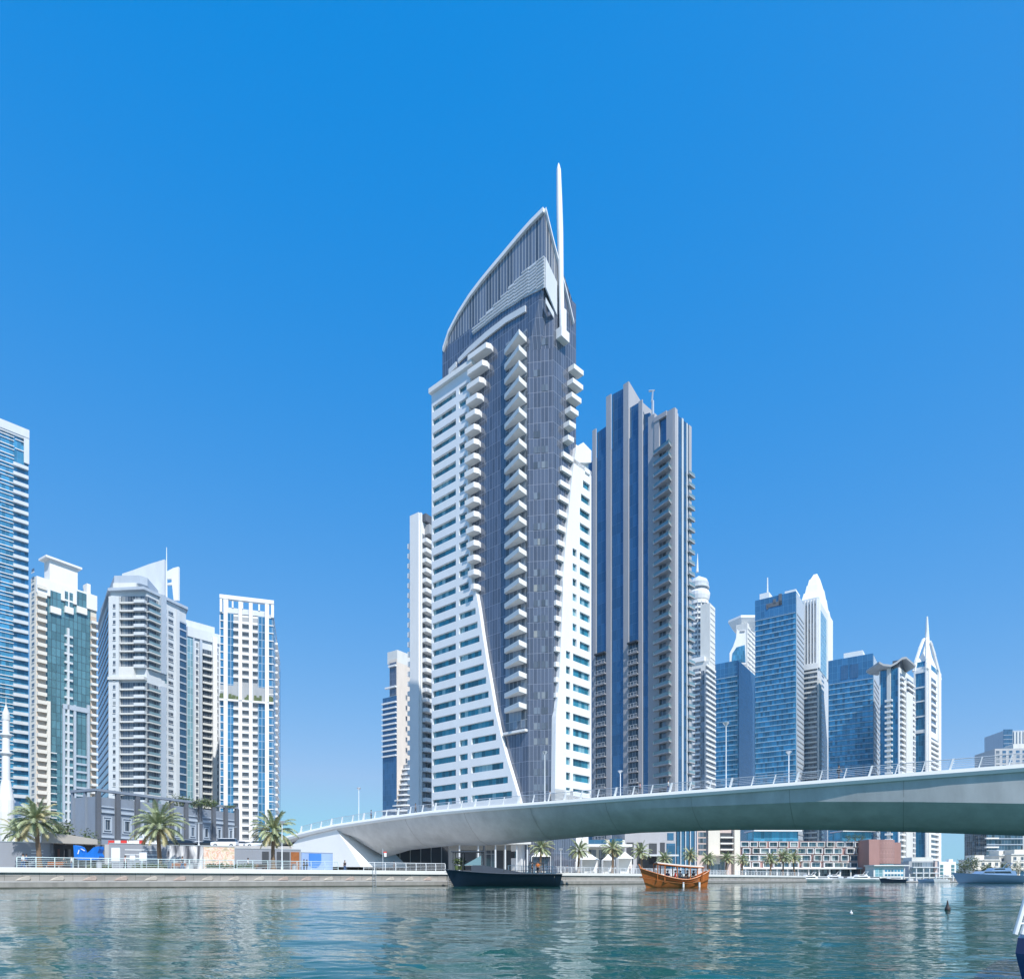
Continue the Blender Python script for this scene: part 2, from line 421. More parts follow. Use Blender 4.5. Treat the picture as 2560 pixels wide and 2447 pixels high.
# quay railings
def railing(P, s0, s1, step, label, mtl, solid=False, group='promenade railings'):
    p0, u0 = along(P, s0); root = thing('promenade_railing', label, 'railing', (p0.x, p0.y, QZ), group)
    n = max(2, int((s1 - s0) / step)); pts = []
    for i in range(n + 1):
        p, u = along(P, s0 + (s1 - s0) * i / n); nn = qn(u); pts.append((p, u, nn))
        mb = MB(); q = p - nn * .32
        prof = [(-.02, 0), (.05, 0), (.11, .55), (.02, 1.02), (-.05, 1.02), (.03, .55)]
        a = [(*(q + nn * d - u * .035), QZ + .1 + z) for d, z in prof]; b = [(*(q + nn * d + u * .035), QZ + .1 + z) for d, z in prof]
        mb.solid(a, b); mb.build('post', mtl, root)
    for h, d, r in ((1.03, -.02, .045), (.82, .05, .02), (.62, .08, .02), (.42, .08, .02), (.22, .05, .02)):
        mb = MB()
        for (p, u, nn), (q, v, mm) in zip(pts, pts[1:]):
            mb.tube((*(p - nn * (.32 - d)), QZ + .1 + h), (*(q - mm * (.32 - d)), QZ + .1 + h), r, n=5, cap=False)
        mb.build('handrail' if h > 1 else 'rail', mtl, root)
    return root
M['railgreen'] = mat('pale_green_railing', (.55, .66, .66), .4, .2, var=.05)
railing(pL, 14, tot * .545, 1.5, 'pale railing with curved posts along the left quay in front of the palms', M['railgreen'])
railing(pL, tot * .55, tot * .745, 1.75, 'pale railing on the quay in front of the painted hoarding', M['railgreen'])
railing(pL, tot * .80, tot - .3, 1.5, 'curved white railing on the quay end under the bridge', M['whitepaint'])
totM = sum((b - a).length for a, b in zip(pM, pM[1:]))
railing(pM, 14, totM * .44, 1.8, 'low railing on the quay behind the wooden dhow', M['whitepaint'])
railing(pM, totM * .46, totM * .78, 2.2, 'railing on the far quay in front of the box-framed building', M['whitepaint'])

# ------------------------------------------------------------------ the bridge
BA = Vector((gx(742, 124), 124)); BB = Vector((gx(2560, 69), 69)); BE = (BB - BA).normalized(); BN = Vector((-BE.y, BE.x))
BF = Face(BA, BE)
if BF.n.dot(BN) > 0: BN = -BN
BN = -BF.n                                                       # away from the camera
BW = 14.0
# column, deck top row, lowest row of the belly, depth of the upright web
ST = [(742, 2083, None, .5, .9), (790, 2071, None, .5, 1.0), (838, 2060, None, .5, 1.1), (900, 2050.5, 2142, .8, 0), (960, 2041.5, 2124, .9, 0), (1080, 2026, 2112, 1.0, 0), (1140, 2020.5, 2113, 1.0, 0),
      (1200, 2015, 2110, 1.0, 0), (1400, 2000.5, 2093, 1.0, 0), (1560, 1988, 2081, 1.1, 0), (1800, 1970, 2074, 1.4, 0), (2040, 1951, 2074, 1.7, 0),
      (2300, 1930, 2080, 2.5, 0), (2560, 1910, 2088, 3.3, 0)]
stations = []
for px, yt, yb, web, thin in ST:
    t = BF.t(px); p = BF.p(t); zt = gz(yt, p.y)
    zb = zt - thin - .5 if yb is None else gz(yb, (p + BN * 7).y)
    stations.append((t, zt, zb, web))
t0 = stations[-1][0]; z0 = stations[-1][1]
stations += [(t0 + 12, z0 - .05, stations[-1][2] - .7, 3.5), (t0 + 26, z0 - .6, 3.6, 3.6), (t0 + 46, z0 - 2.0, 3.0, 3.0)]
stations = [(-24, 7.0, 5.6, .4), (-10, 8.0, 6.6, .45)] + stations
bridge = thing('bridge', 'wide white concrete road bridge crossing the marina water', 'bridge', (BA.x, BA.y, QZ))
rings = []
for t, zt, zb, web in stations:
    H_ = zt - .75
    half = [(.0, H_ + .001), (.55, H_ - web), (2.2, H_ - web - (H_ - web - zb) * .42), (4.4, H_ - web - (H_ - web - zb) * .82), (7, zb)]
    sec = half + [(BW - d, z) for d, z in half[::-1][1:]]
    rings.append([(*(BA + BE * t + BN * d), z) for d, z in sec])
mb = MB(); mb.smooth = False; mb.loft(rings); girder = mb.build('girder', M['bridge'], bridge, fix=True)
for p in girder.data.polygons: p.use_smooth = True
try:
    ed = girder.modifiers.new('edges', 'EDGE_SPLIT'); ed.split_angle = R(28)
except Exception: pass
def girder_ring(t, k=0.0):
    for A_, B_ in zip(stations, stations[1:]):
        if A_[0] <= t <= B_[0]: break
    f_ = (t - A_[0]) / (B_[0] - A_[0]); zt, zb, web = (A_[i] + (B_[i] - A_[i]) * f_ for i in (1, 2, 3)); H_ = zt - .75
    half = [(.0, H_ - .05), (.55, H_ - web), (2.2, H_ - web - (H_ - web - zb) * .42), (4.4, H_ - web - (H_ - web - zb) * .82), (7, zb)]
    sec = half + [(BW - d, z) for d, z in half[::-1][1:]]
    return [(*(BA + BE * t + BN * (d + (d - 7) / 7 * k)), z - k) for d, z in sec]
for t in (14, 26, 38, 50, 62, 74, 86, 98, 110):
    mb = MB(); mb.loft([girder_ring(t, .015), girder_ring(t + .09, .015)], close=False, caps=False); mb.build('joint', M['concrete'], bridge)
rings = []
for t, zt, zb, web in stations:
    sec = [(-.35, zt), (-.42, zt - .4), (-.25, zt - .78), (.3, zt - .8), (BW - .3, zt - .8), (BW + .25, zt - .78), (BW + .42, zt - .4), (BW + .35, zt), (BW - .6, zt), (BW - .6, zt - .25), (.6, zt - .25), (.6, zt)]
    rings.append([(*(BA + BE * t + BN * d), z) for d, z in sec])
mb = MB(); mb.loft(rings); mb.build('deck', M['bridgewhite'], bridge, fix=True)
# abutment: white raking wall under the landing
pts = [(672, 2140), (700, 2128), (728, 2112), (742, 2098), (790, 2083), (836, 2069), (884, 2139), (900, 2166), (672, 2166)]
a = []; b = []
for px, py in pts:
    t = BF.t(px); p = BF.p(t); z = max(QZ - .05, gz(py, p.y))
    a.append((*(p + BN * .25), z)); b.append((*(p + BN * (BW - .3)), z))
mb = MB(); mb.solid(a, b); mb.build('abutment', M['bridgewhite'], bridge, fix=True)
def deck_z(t):
    for (a_, za, *_), (b_, zb_, *_) in zip(stations, stations[1:]):
        if a_ <= t <= b_: return za + (zb_ - za) * (t - a_) / (b_ - a_)
    return stations[-1][1] if t > 0 else stations[0][1]
def bridge_rail(d, label):
    s = -1 if d < 7 else 1
    root = thing('bridge_railing', label, 'railing', (*(BA + BN * d), stations[0][1]), 'bridge railings')
    ts = [1.0 + 2.6 * i for i in range(54)]
    for i, t in enumerate(ts):
        z = deck_z(t); mb = MB(); wide = .11 if i % 3 else .2
        prof = [(-.12, 0), (.16, 0), (.02, 1.12), (-.14, 1.12)] if i % 3 else [(-.2, 0), (.24, 0), (.06, 1.22), (-.16, 1.22)]
        lean = .30
        a = [(*(BA + BE * (t + lean * (zz / 1.1) - wide / 2) + BN * (d + k * -s)), z + zz) for k, zz in prof]
        b = [(*(BA + BE * (t + lean * (zz / 1.1) + wide / 2) + BN * (d + k * -s)), z + zz) for k, zz in prof]
        mb.solid(a, b); mb.build('post', M['whitepaint'], root)
    for h, r in ((1.15, .05), (.92, .022), (.72, .022), (.52, .022), (.32, .022)):
        mb = MB()
        for t, t2 in zip(ts, ts[1:]):
            lean = .3 * h / 1.1
            mb.tube((*(BA + BE * (t + lean) + BN * d), deck_z(t) + h), (*(BA + BE * (t2 + lean) + BN * d), deck_z(t2) + h), r, n=5, cap=False)
        mb.build('handrail' if h > 1.1 else 'rail', M['steel'], root)
bridge_rail(.05, 'slanted-post steel railing on the near edge of the bridge')
bridge_rail(BW - .05, 'slanted-post steel railing on the far edge of the bridge')

def street_lamp(p, h, label, group, kind='disc', m=None):
    root = thing('street_lamp', label, 'street lamp', p, group)
    x, y, z = p; mb = MB(); mb.lathe((x, y), [(.16, z), (.16, z + .5), (.085, z + .55), (.06, z + h)], 10); mb.build('pole', m or M['whitepaint'], root, fix=True)
    mb = MB()
    if kind == 'disc': mb.lathe((x, y), [(.08, z + h - .35), (.38, z + h - .02), (.42, z + h + .1), (.3, z + h + .16)], 14)
    else:
        mb.box(x - .75, x - .05, y - .1, y + .1, z + h, z + h + .1); mb.box(x + .05, x + .75, y - .1, y + .1, z + h, z + h + .1); mb.box(x - .05, x + .05, y - .1, y + .1, z + h - .15, z + h + .13)
    mb.build('lamp_head', M['steel'], root, fix=True)
    return root
for px, d, py, lb in ((1362, 1.2, 1880, 'tall white lamp post on the near bridge edge, before the dark glass tower front'),
                      (1815, 1.2, 1808, 'tallest white lamp post on the bridge, before the blue glass tower'),
                      (897, 12.6, 1970, 'white lamp post at the low left end of the bridge against the sky'),
                      (1551, 12.6, 1928, 'short white lamp post on the bridge before the warm grey tower'),
                      (1972, 12.6, 1880, 'white lamp post on the bridge before the right half of the blue tower')):
    f2 = Face(BA + BN * d, BE); t = f2.t(px); q = f2.p(t); z = deck_z(t) - .25
    street_lamp((q.x, q.y, z), gz(py, q.y) - z, lb, 'lamp posts on the bridge')

# ------------------------------------------------------------------ glass types
G = dict(
 navy=glass('dark_blue_curtain_wall', (.135, .155, .20), (.21, .235, .30), .85, 3.48, .045, var=.22, metal=.4),
 crown=glass('mullioned_dark_glass', (.16, .175, .21), (.40, .40, .40), .95, 30, .12, var=.45, metal=.25, wav=.02),
 slate=glass('deep_blue_glass', (.07, .17, .29), (.05, .10, .18), 1.6, 3.44, .04, var=.16, metal=.55),
 blue=glass('bright_blue_glass', (.06, .27, .43), (.08, .2, .38), 1.5, 3.5, .05, var=.4, metal=.35),
 teal=glass('teal_green_glass', (.13, .27, .30), (.03, .06, .08), 1.6, 3.28, .10, var=.22, metal=.35),
 sky=glass('sky_blue_glass', (.05, .2, .36), (.35, .45, .55), 1.4, 3.4, .1, var=.35, metal=.35),
 pale=glass('pale_cyan_glass', (.25, .45, .52), (.5, .6, .65), 1.4, 3.4, .08, var=.2, metal=.3),
 shade=glass('grey_glazing', (.17, .20, .24), (.3, .32, .34), 1.2, 3.4, .08, var=.6, metal=.15),
 shade2=glass('dark_office_glass', (.05, .09, .13), (.2, .25, .28), 1.8, 3.4, .06, var=.6, metal=.3),
 win=panes('teal_window', (.03, .21, .29), (.33, .52, .55), metal=.2, w=1.15, fr=(.10, .22, .27)),
 windark=panes('dark_window', (.08, .105, .14), (.28, .3, .3), metal=.1),
 winsky=panes('blue_window', (.03, .12, .24), (.25, .36, .42), metal=.25),
 rail=mat('balcony_glass', (.22, .34, .38), .15, .2, var=.1),
)

def interp(tab, y):
    """tab: list of (px, py) sorted by py"""
    if y <= tab[0][1]: return tab[0][0]
    for (a, ya), (b, yb) in zip(tab, tab[1:]):
        if y <= yb: return a + (b - a) * (y - ya) / (yb - ya)
    return tab[-1][0]

# ------------------------------------------------------------------ the sail-topped tower in the middle
def sail_tower():
    K = Vector((gx(1361, 147), 147.0)); FL = Face(K, (-1.16, 1)); FR = Face(K, (.953, 1)); fh = 3.48
    root = thing('sail_tower', 'tallest tower, dark glass and white, with a curved sail-shaped crown and a white spire', 'tower', (K.x, K.y, QZ))
    tA, tB = FL.t(1320), FR.t(1384); tL, tR = FL.t(1106), FR.t(1440)
    pA, pB, pL_, pR = FL.p(tA), FR.p(tB), FL.p(tL), FR.p(tR); back = pL_ + (pR - K)
    zc = FL.z(1111, 871)
    mb = MB(); mb.prism([(p.x, p.y) for p in (pA, pB, pR, back, pL_)], QZ - .5, zc); mb.build('curtain_wall', G['navy'], root)
    # crown screens
    crv = [(1110, 871), (1124, 828), (1148, 782), (1176, 738), (1204, 701), (1232, 667), (1266, 627), (1297, 590), (1327, 556), (1361, 522)]
    crvR = [(1361, 522), (1378, 593), (1402, 686), (1417, 745), (1431, 806)]
    cl = [(FL.t(a), FL.z(a, b)) for a, b in crv]; cr = [(FR.t(a), FR.z(a, b)) for a, b in crvR]
    mb = MB(); mb.fpoly(FL, [(cl[0][0], zc + .02)] + cl + [(0, zc + .02)], -.9, .0)
    mb.fpoly(FR, [(0.0, zc + .02)] + cr + [(cr[-1][0], zc + .02)], -.9, .0)
    mb.build('crown_screen', G['crown'], root)
    mb = MB(); mb.prism([(p.x, p.y) for p in (K, FR.p(tB, -.01), FR.p(tB, -2), FL.p(tA, -2), FL.p(tA, -.01))], zc - .5, zc); mb.build('soffit', M['offwhite'], root)
    mid = (pA + pB) / 2 - (FL.n + FR.n) * .02; mb = MB(); mb.loft([[(*pA, zc - 15), (*mid, zc - 15), (*pB, zc - 15)], [(*FL.p(tA, .01), zc - .51), (*K, zc - .51), (*FR.p(tB, .01), zc - .51)]]); mb.build('corner_glass', G['navy'], root, fix=True)
    mb = MB()
    for Fc, c, s in ((FL, cl, .75), (FR, cr, .5)):
        a = [(t, z - s) for t, z in c]; bnd = c + a[::-1]
        for i in range(len(c) - 1):
            mb.fpoly(Fc, [c[i], c[i + 1], (c[i + 1][0], c[i + 1][1] - s * 1.3), (c[i][0], c[i][1] - s * 1.3)], -1.0, .55)
    mb.build('crown_rim', M['whiteshiny'], root)
    q = lambda x, y: (1000 + x * .3092, 380 + y * .3092)
    def pol(Fc, pts, d0, d1, name, m):
        mb = MB(); mb.fpoly(Fc, [(Fc.t(a), Fc.z(a, b)) for a, b in (q(*p) for p in pts)], d0, d1); return mb.build(name, m, root)
    # stepped louvre field, built of short strips so that its upper edge keeps the steps
    top = [(590, 1430), (650, 1360), (700, 1300), (760, 1240), (820, 1170), (880, 1095), (930, 1045), (990, 985), (1045, 935), (1110, 895), (1170, 855)]
    bot = [(590, 1480), (650, 1432), (700, 1395), (760, 1345), (820, 1300), (880, 1262), (930, 1232), (990, 1190), (1045, 1160), (1110, 1130), (1170, 1098)]
    mb = MB()
    lz = lambda x, y: FL.z(*q(x, y))
    for i in range(10):
        (a, ya), (b, yb) = top[i], top[i + 1]; (c, yc), (d, yd) = bot[i], bot[i + 1]
        ta, tb = FL.t(q(a, 0)[0]), FL.t(q(b, 0)[0]); zt_ = lz(a, ya); z0_, z1_ = lz(c, yc), lz(d, yd)
        mb.fpoly(FL, [(ta, z0_), (tb, z1_), (tb, zt_), (ta, zt_)], .02, .16)
        k = 0; z = max(z0_, z1_) + .3
        while z < zt_ - .15: mb.fb(FL, tb, ta, z, z + .22, .16, .4); z += .75
    mb.build('louvre', M['louvre'], root)
    pol(FR, [(1170, 858), (1262, 1060), (1262, 1325), (1170, 1098)], .02, .3, 'louvre', M['louvre'])
    pol(FR, [(1175, 1180), (1240, 1300), (1240, 1345), (1175, 1225)], .02, .15, 'louvre', M['louvre'])
    tb_ = [(475, 1680), (560, 1588), (700, 1462), (860, 1338), (1020, 1246)]; bb_ = [(475, 1712), (560, 1632), (700, 1512), (860, 1388), (1020, 1296)]
    mb = MB()
    for i in range(4):
        mb.fpoly(FL, [(FL.t(q(*p)[0]), FL.z(*q(*p))) for p in (tb_[i], tb_[i + 1], bb_[i + 1], bb_[i])], .02, .35)
    mb.fpoly(FL, [(FL.t(q(*p)[0]), FL.z(*q(*p))) for p in ((400, 1762), (460, 1700), (460, 1742), (400, 1806))], .02, .35)
    mb.build('band', M['louvre'], root)
    # spire on its bracket
    c = FR.p(FR.t(1398), .9); Y = c.y; zb = gz(846, Y)
    mb = MB(); mb.lathe((c.x, c.y), [(.3, zb), (.62, zb + 1.5), (.60, gz(700, Y)), (.74, gz(580, Y)), (.66, gz(500, Y)), (.50, gz(426, Y)), (.30, gz(416, Y)), (.06, gz(408, Y))], 12)
    mb.smooth = True
    sp = mb.build('spire', M['whiteshiny'], root, fix=True)
    for v in sp.data.vertices:                       # the mast leans very slightly left as it rises
        if v.co.z + QZ > zb + 1: v.co.x -= (v.co.z + QZ - zb) * .021
    mb = MB(); ta = FR.t(1390); mb.fb(FR, ta, FR.t(1410), gz(850, Y), gz(826, Y), .02, 1.6); mb.fb(FR, FR.t(1401), FR.t(1407), gz(826, Y), gz(768, Y), .02, 1.1); mb.build('spire_bracket', M['white'], root)

    # white window wall on the left, its inner edge a long curve
    edge = [(1185, 921), (1182, 993), (1178, 1085), (1177, 1240), (1182, 1363), (1187, 1456), (1198, 1485), (1205, 1524), (1214, 1588), (1224, 1652), (1235, 1716), (1246, 1780), (1261, 1844), (1273, 1892), (1288, 1940), (1305, 1998), (1312, 2030)]
    eg = [(FL.t(a), FL.z(a, b)) for a, b in edge]
    def te(z):
        if z >= eg[0][1]: return eg[0][0]
        for (ta, za), (tb2, zb2) in zip(eg, eg[1:]):
            if z >= zb2: return ta + (tb2 - ta) * (z - za) / (zb2 - za)
        return eg[-1][0]
    T0 = FL.t(1087); ztop = FL.z(1087, 993); D0, D1 = -.25, 1.1
    mb = MB(); wins = []
    z_hi = ztop; i = 0
    P1, P2, P3, P4, P5, P6 = (FL.t(p) for p in (1089.5, 1147.5, 1155.5, 1156.5, 1177, 1186.5))
    zw = ztop - 3.9
    while zw > 5:
        zl, zh = zw - .78, zw + .78
        mb.fpoly(FL, [(T0, zh), (te(zh), zh), (te(z_hi), z_hi), (T0, z_hi)], D0, D1)
        y_here = HZ - (zw - CH) * F / FL.p(te(zw)).y
        segs = [(P1, P2)]
        tl_, th_ = te(zl), te(zh); m_in = 1.0
        if y_here < 1460: segs += [(P3, te(zw) + .55)]
        elif y_here < 1838: segs += [(P3, te(zh) + m_in)]
        else: segs += [(P4, P5), (P6, te(zh) + m_in * 1.3)]
        x = T0
        for a, b in segs:                                   # t falls toward the corner
            mb.fpoly(FL, [(x, zl), (a, zl), (a, zh), (x, zh)], D0, D1); x = b
            w = MB(); w.fb(FL, b, a, zl + .01, zh - .01, .35, .5); wins.append(w.build('window', G['win'], root))
        mb.fpoly(FL, [(x, zl), (tl_, zl), (th_, zh), (x, zh)], D0, D1)
        z_hi = zl; zw -= fh
    mb.fpoly(FL, [(T0, QZ), (te(QZ), QZ), (te(z_hi), z_hi), (T0, z_hi)], D0, D1)
    mb.build('window_wall', M['whiteshiny'], root)
    mb = MB(); mb.fb(FL, FL.t(1192), FL.t(1085), ztop + .05, ztop + 1.25, -.3, 1.9); mb.build('cornice', M['white'], root)
    # balconies between the window wall and the dark glass
    def balcony(Fc, plan, z, name='balcony', m=None, h=.95, root=root):
        m = m or M['white']; mb = MB(); pts = [Fc.p(t, d) for t, d in plan]
        mb.prism([(p.x, p.y) for p in pts], z, z + .28)
        for a, b in zip(pts[:-1], pts[1:]):
            e = (b - a).normalized(); nn = Vector((e.y, -e.x)) * .14
            cen = sum(pts, Vector((0, 0))) / len(pts)
            if nn.dot(cen - a) < 0: nn = -nn
            mb.prism([(p.x, p.y) for p in (a, b, b + nn, a + nn)], z + .281, z + .28 + h)
        return mb.build(name, m, root)
    rt = [(1243, 858), (1229, 915), (1219, 950), (1212, 993), (1206, 1035), (1203, 1080), (1203, 1480)]
    z = ztop + fh * .62; i = 0
    while True:
        y = HZ - (z - CH) * F / FL.p(FL.t(1195)).y
        if y > 1478: break
        tr = FL.t(interp(rt, y)); ta = te(z) + .2
        balcony(FL, [(ta, .0), (ta, 2.1), (tr + .5, 2.1), (tr - .1, 1.0), (tr + .1, 0)], z - 1.1)
        z -= fh; i += 1
    # pointed balconies up the middle of the dark glass
    zt_ = FL.z(1300, 851); plan = [(FL.t(1266), 0), (FL.t(1266), .75), (FL.t(1318), 2.9), (FL.t(1317), 0)]
    b0 = balcony(FL, plan, zt_ - 1.5, h=.82); rep(b0, 25, -fh)
    mb = MB(); mb.fb(FL, FL.t(1318), FL.t(1265), zt_ - 25.6 * fh, zt_ + 1.5, .02, .1); mb.build('balcony_glazing', G['shade'], root)
    mb = MB(); mb.fb(FL, FL.t(1319), FL.t(1264), zt_ - 25.9 * fh, zt_ - 25.75 * fh, .02, 1.0); mb.build('ledge', M['white'], root)
    # windows with blinds in the chamfered corner
    FC = Face(pA, (pB - pA)); L_ = (pB - pA).length
    z = zt_ - 2; k = 0
    while z > 6:
        r = random.random()
        if r > .12:
            for a, b in ((.22, .47), (.53, .78)):
                if random.random() > .15:
                    w = MB(); w.fb(FC, L_ * a, L_ * b, z - .75, z + .75, .01, .07); w.build('corner_window', G['blind'], root)
        z -= fh
    # right wing
    edR = [(1433, 1122), (1423, 1193), (1414, 1286), (1405, 1379), (1399, 1456), (1400, 1479), (1393, 1652), (1387, 1748), (1382, 1796), (1380, 1969), (1380, 2040)]
    er = [(FR.t(a), FR.z(a, b)) for a, b in edR]
    def tr_(z):
        if z >= er[0][1]: return er[0][0]
        for (ta, za), (tb2, zb2) in zip(er, er[1:]):
            if z >= zb2: return ta + (tb2 - ta) * (z - za) / (zb2 - za)
        return er[-1][0]
    TE = FR.t(1471); zap = FR.z(1451, 1110); D0, D1 = -.3, .9
    mb = MB(); mb.fpoly(FR, [er[0], (FR.t(1451), zap), (TE, FR.z(1471, 1131)), (TE, FR.z(1471, 1160)), (tr_(FR.z(1425, 1160)), FR.z(1425, 1160))], D0, D1)
    zw = FR.z(1465, 1187); z_hi = FR.z(1471, 1160)
    z_hi = min(z_hi, FR.z(1425, 1160)); j = 0
    Q1, Q2, Q3, Q4, Q5, Q6 = (FR.t(p) for p in (1467, 1442, 1434, 1424, 1418, 1407.5))
    Q7 = FR.t(1425)
    while zw > 11:
        zl, zh = zw - .85, zw + .85
        mb.fpoly(FR, [(tr_(zh), zh), (TE, zh), (TE, z_hi), (tr_(z_hi), z_hi)], D0, D1)
        y_here = HZ - (zw - CH) * F / FR.p(Q1).y
        left = max(Q2, tr_(zh) + 2.2) if y_here < 1640 else Q7
        if j == 0: left = FR.t(1455)
        elif j == 1: left = FR.t(1450)
        elif j == 2: left = FR.t(1445)
        segs = [(left, Q1)]
        if 1385 < y_here < 1640: segs.insert(0, (Q4, Q3))
        elif y_here >= 1640: segs.insert(0, (Q6, Q5))
        x = None
        for a, b in segs:
            s_ = [(tr_(zl), zl), (a, zl), (a, zh), (tr_(zh), zh)] if x is None else [(x, zl), (a, zl), (a, zh), (x, zh)]
            mb.fpoly(FR, s_, D0, D1); x = b
            w = MB(); w.fb(FR, a, b, zl + .01, zh - .01, .3, .45); w.build('window', G['win'], root)
        mb.fpoly(FR, [(x, zl), (TE, zl), (TE, zh), (x, zh)], D0, D1)
        z_hi = zl; zw -= fh; j += 1
    zbot = FR.z(1470, 1985)
    mb.fpoly(FR, [(tr_(zbot), zbot), (TE, zbot), (TE, z_hi), (tr_(z_hi), z_hi)], D0, D1)
    mb.build('window_wall', M['whiteshiny'], root)
    # body of the wing behind its wall
    mb = MB(); e0 = FR.p(FR.t(1436)); e1 = FR.p(TE); bk = FR.n * -14
    mb.prism([(p.x, p.y) for p in (e0, e1, e1 + bk, e0 + bk)], QZ, FR.z(1471, 1135)); mb.build('wing', M['white'], root)
    # stacked balconies between the glass and the right wing
    la = [(1421, 922), (1418, 960), (1413, 1020), (1408, 1080), (1405, 1130), (1396, 1220), (1392, 1300), (1390, 1380), (1385, 1500), (1384, 1800)]
    lb = [(1456, 960), (1454, 1000), (1449, 1030), (1443, 1060), (1438, 1085), (1435, 1110), (1431, 1140), (1424, 1193), (1415, 1286), (1406, 1379), (1400, 1470), (1394, 1652), (1389, 1748), (1387, 1830)]
    z = FR.z(1440, 935)
    while True:
        y = HZ - (z - CH) * F / FR.p(FR.t(1425)).y
        if y > 1930: break
        ta, tb2 = FR.t(interp(la, y)), FR.t(interp(lb, y + 25) - (13 if y < 1110 else 0)); tb2 = max(tb2, ta + .7)
        dd = 1.9 if y < 1110 else .82; balcony(FR, [(ta, .0), (ta, dd - .2), (tb2, dd), (tb2, 0)], z - 1.1, h=.8); z -= fh
    return root
G['blind'] = panes('window_with_blind', (.14, .17, .21), (.30, .31, .29), metal=.05, w=.9, fr=(.08, .1, .15))
sail_tower()

# ------------------------------------------------------------------ generic tower pieces
def body(name, label, K, u, L, v, W, zt, m, group=None, z0=None, cat='tower'):
    z0 = QZ if z0 is None else z0
    root = thing(name, label, cat, (K.x, K.y, z0), group)
    mb = MB(); q = [K, K + u * L, K + u * L + v * W, K + v * W]
    mb.prism([(p.x, p.y) for p in q], z0 - .3, zt); mb.build('body', m, root)
    return root
def tower(name, label, pk, Y, u, pe, p2, ytop, m, group=None, m2=None, z0=None, cat='tower'):
    """box tower: near corner K at column pk, main face along u to column pe, second face to column p2 (or m2 metres)"""
    K = Vector((gx(pk, Y), Y)); F1 = Face(K, u); L = F1.t(pe)
    v = Vector((-F1.u.y, F1.u.x)); v = v if v.dot(F1.n) < 0 else -v
    F2 = Face(K, v); W = F2.t(p2) if p2 is not None else m2
    zt = gz(ytop, Y)
    root = body(name, label, K, F1.u, L, v, W, zt, m, group, z0, cat)
    return root, F1, F2, zt, L, W
def pier(root, Fc, a, b, zt, zb, m, d=.6, name='pier', d0=.0):
    ta, tb = Fc.t(a), Fc.t(b); mb = MB(); mb.fb(Fc, min(ta, tb), max(ta, tb), zb, zt, d0, d); return mb.build(name, m, root)
def cw(root, Fc, a, b, zt, zb, m, d=.14, name='curtain_wall'): return pier(root, Fc, a, b, zt, zb, m, d, name, .01)
def balcs(root, Fc, a, b, zt, zb, fh, m, d=1.3, par='solid', h=1.0, glaz='shade', slab=.3, tin=.0, wedge=0, name='balcony', mrail=None):
    ta, tb = sorted((Fc.t(a), Fc.t(b))); ta += tin; tb -= tin
    if glaz: mb = MB(); mb.fb(Fc, ta, tb, zb, zt, .015, .06); mb.build('glazing', G[glaz] if glaz in G else M[glaz], root)
    n = int((zt - zb) / fh); z = zt - fh
    mb = MB(); mb.fb(Fc, ta, tb, z, z + slab, .0, d)
    if par == 'solid':
        mb.fb(Fc, ta, tb, z + slab + .001, z + slab + h, d - .15, d); mb.fb(Fc, ta, ta + .12, z + slab + .001, z + slab + h, .1, d - .151); mb.fb(Fc, tb - .12, tb, z + slab + .001, z + slab + h, .1, d - .151)
    o = mb.build(name, m, root)
    if par == 'glass':
        mb = MB(); mb.fb(Fc, ta, tb, z + slab + .05, z + slab + h, d - .08, d - .03); mb.build('balustrade', mrail or G['rail'], o)
    if par == 'bars':
        mb = MB(); mb.fb(Fc, ta, tb, z + slab + h - .08, z + slab + h, d - .1, d - .03)
        k = max(2, int((tb - ta) / 1.1))
        for i in range(k + 1):
            x = ta + (tb - ta) * i / k; mb.fb(Fc, max(ta, x - .04), min(tb, x + .04), z + slab + .001, z + slab + h - .081, d - .09, d - .04)
        mb.fb(Fc, ta, tb, z + slab + .25, z + slab + .30, d - .08, d - .05)
        mb.build('balustrade', mrail or M['whitepaint'], o)
    return rep(o, max(1, n), -fh)
def fins(root, Fc, a, b, zt, zb, fh, m, d=.5, h=.25, name='sunshade'):
    ta, tb = sorted((Fc.t(a), Fc.t(b))); mb = MB(); mb.fb(Fc, ta, tb, zt - h, zt, .0, d); o = mb.build(name, m, root)
    return rep(o, max(1, int((zt - zb) / fh)), -fh)
def wins(root, Fc, a, b, zt, zb, fh, m, h=1.5, d=.05, name='window', sill=True):
    ta, tb = sorted((Fc.t(a), Fc.t(b))); zc = zt - fh * .5
    mb = MB(); mb.fb(Fc, ta, tb, zc - h / 2, zc + h / 2, .01, d); o = mb.build(name, m, root)
    if sill: mb = MB(); mb.fb(Fc, ta - .1, tb + .1, zc - h / 2 - .14, zc - h / 2 - .001, .01, .3); mb.build('sill', M['white'], o)
    return rep(o, max(1, int((zt - zb) / fh)), -fh)

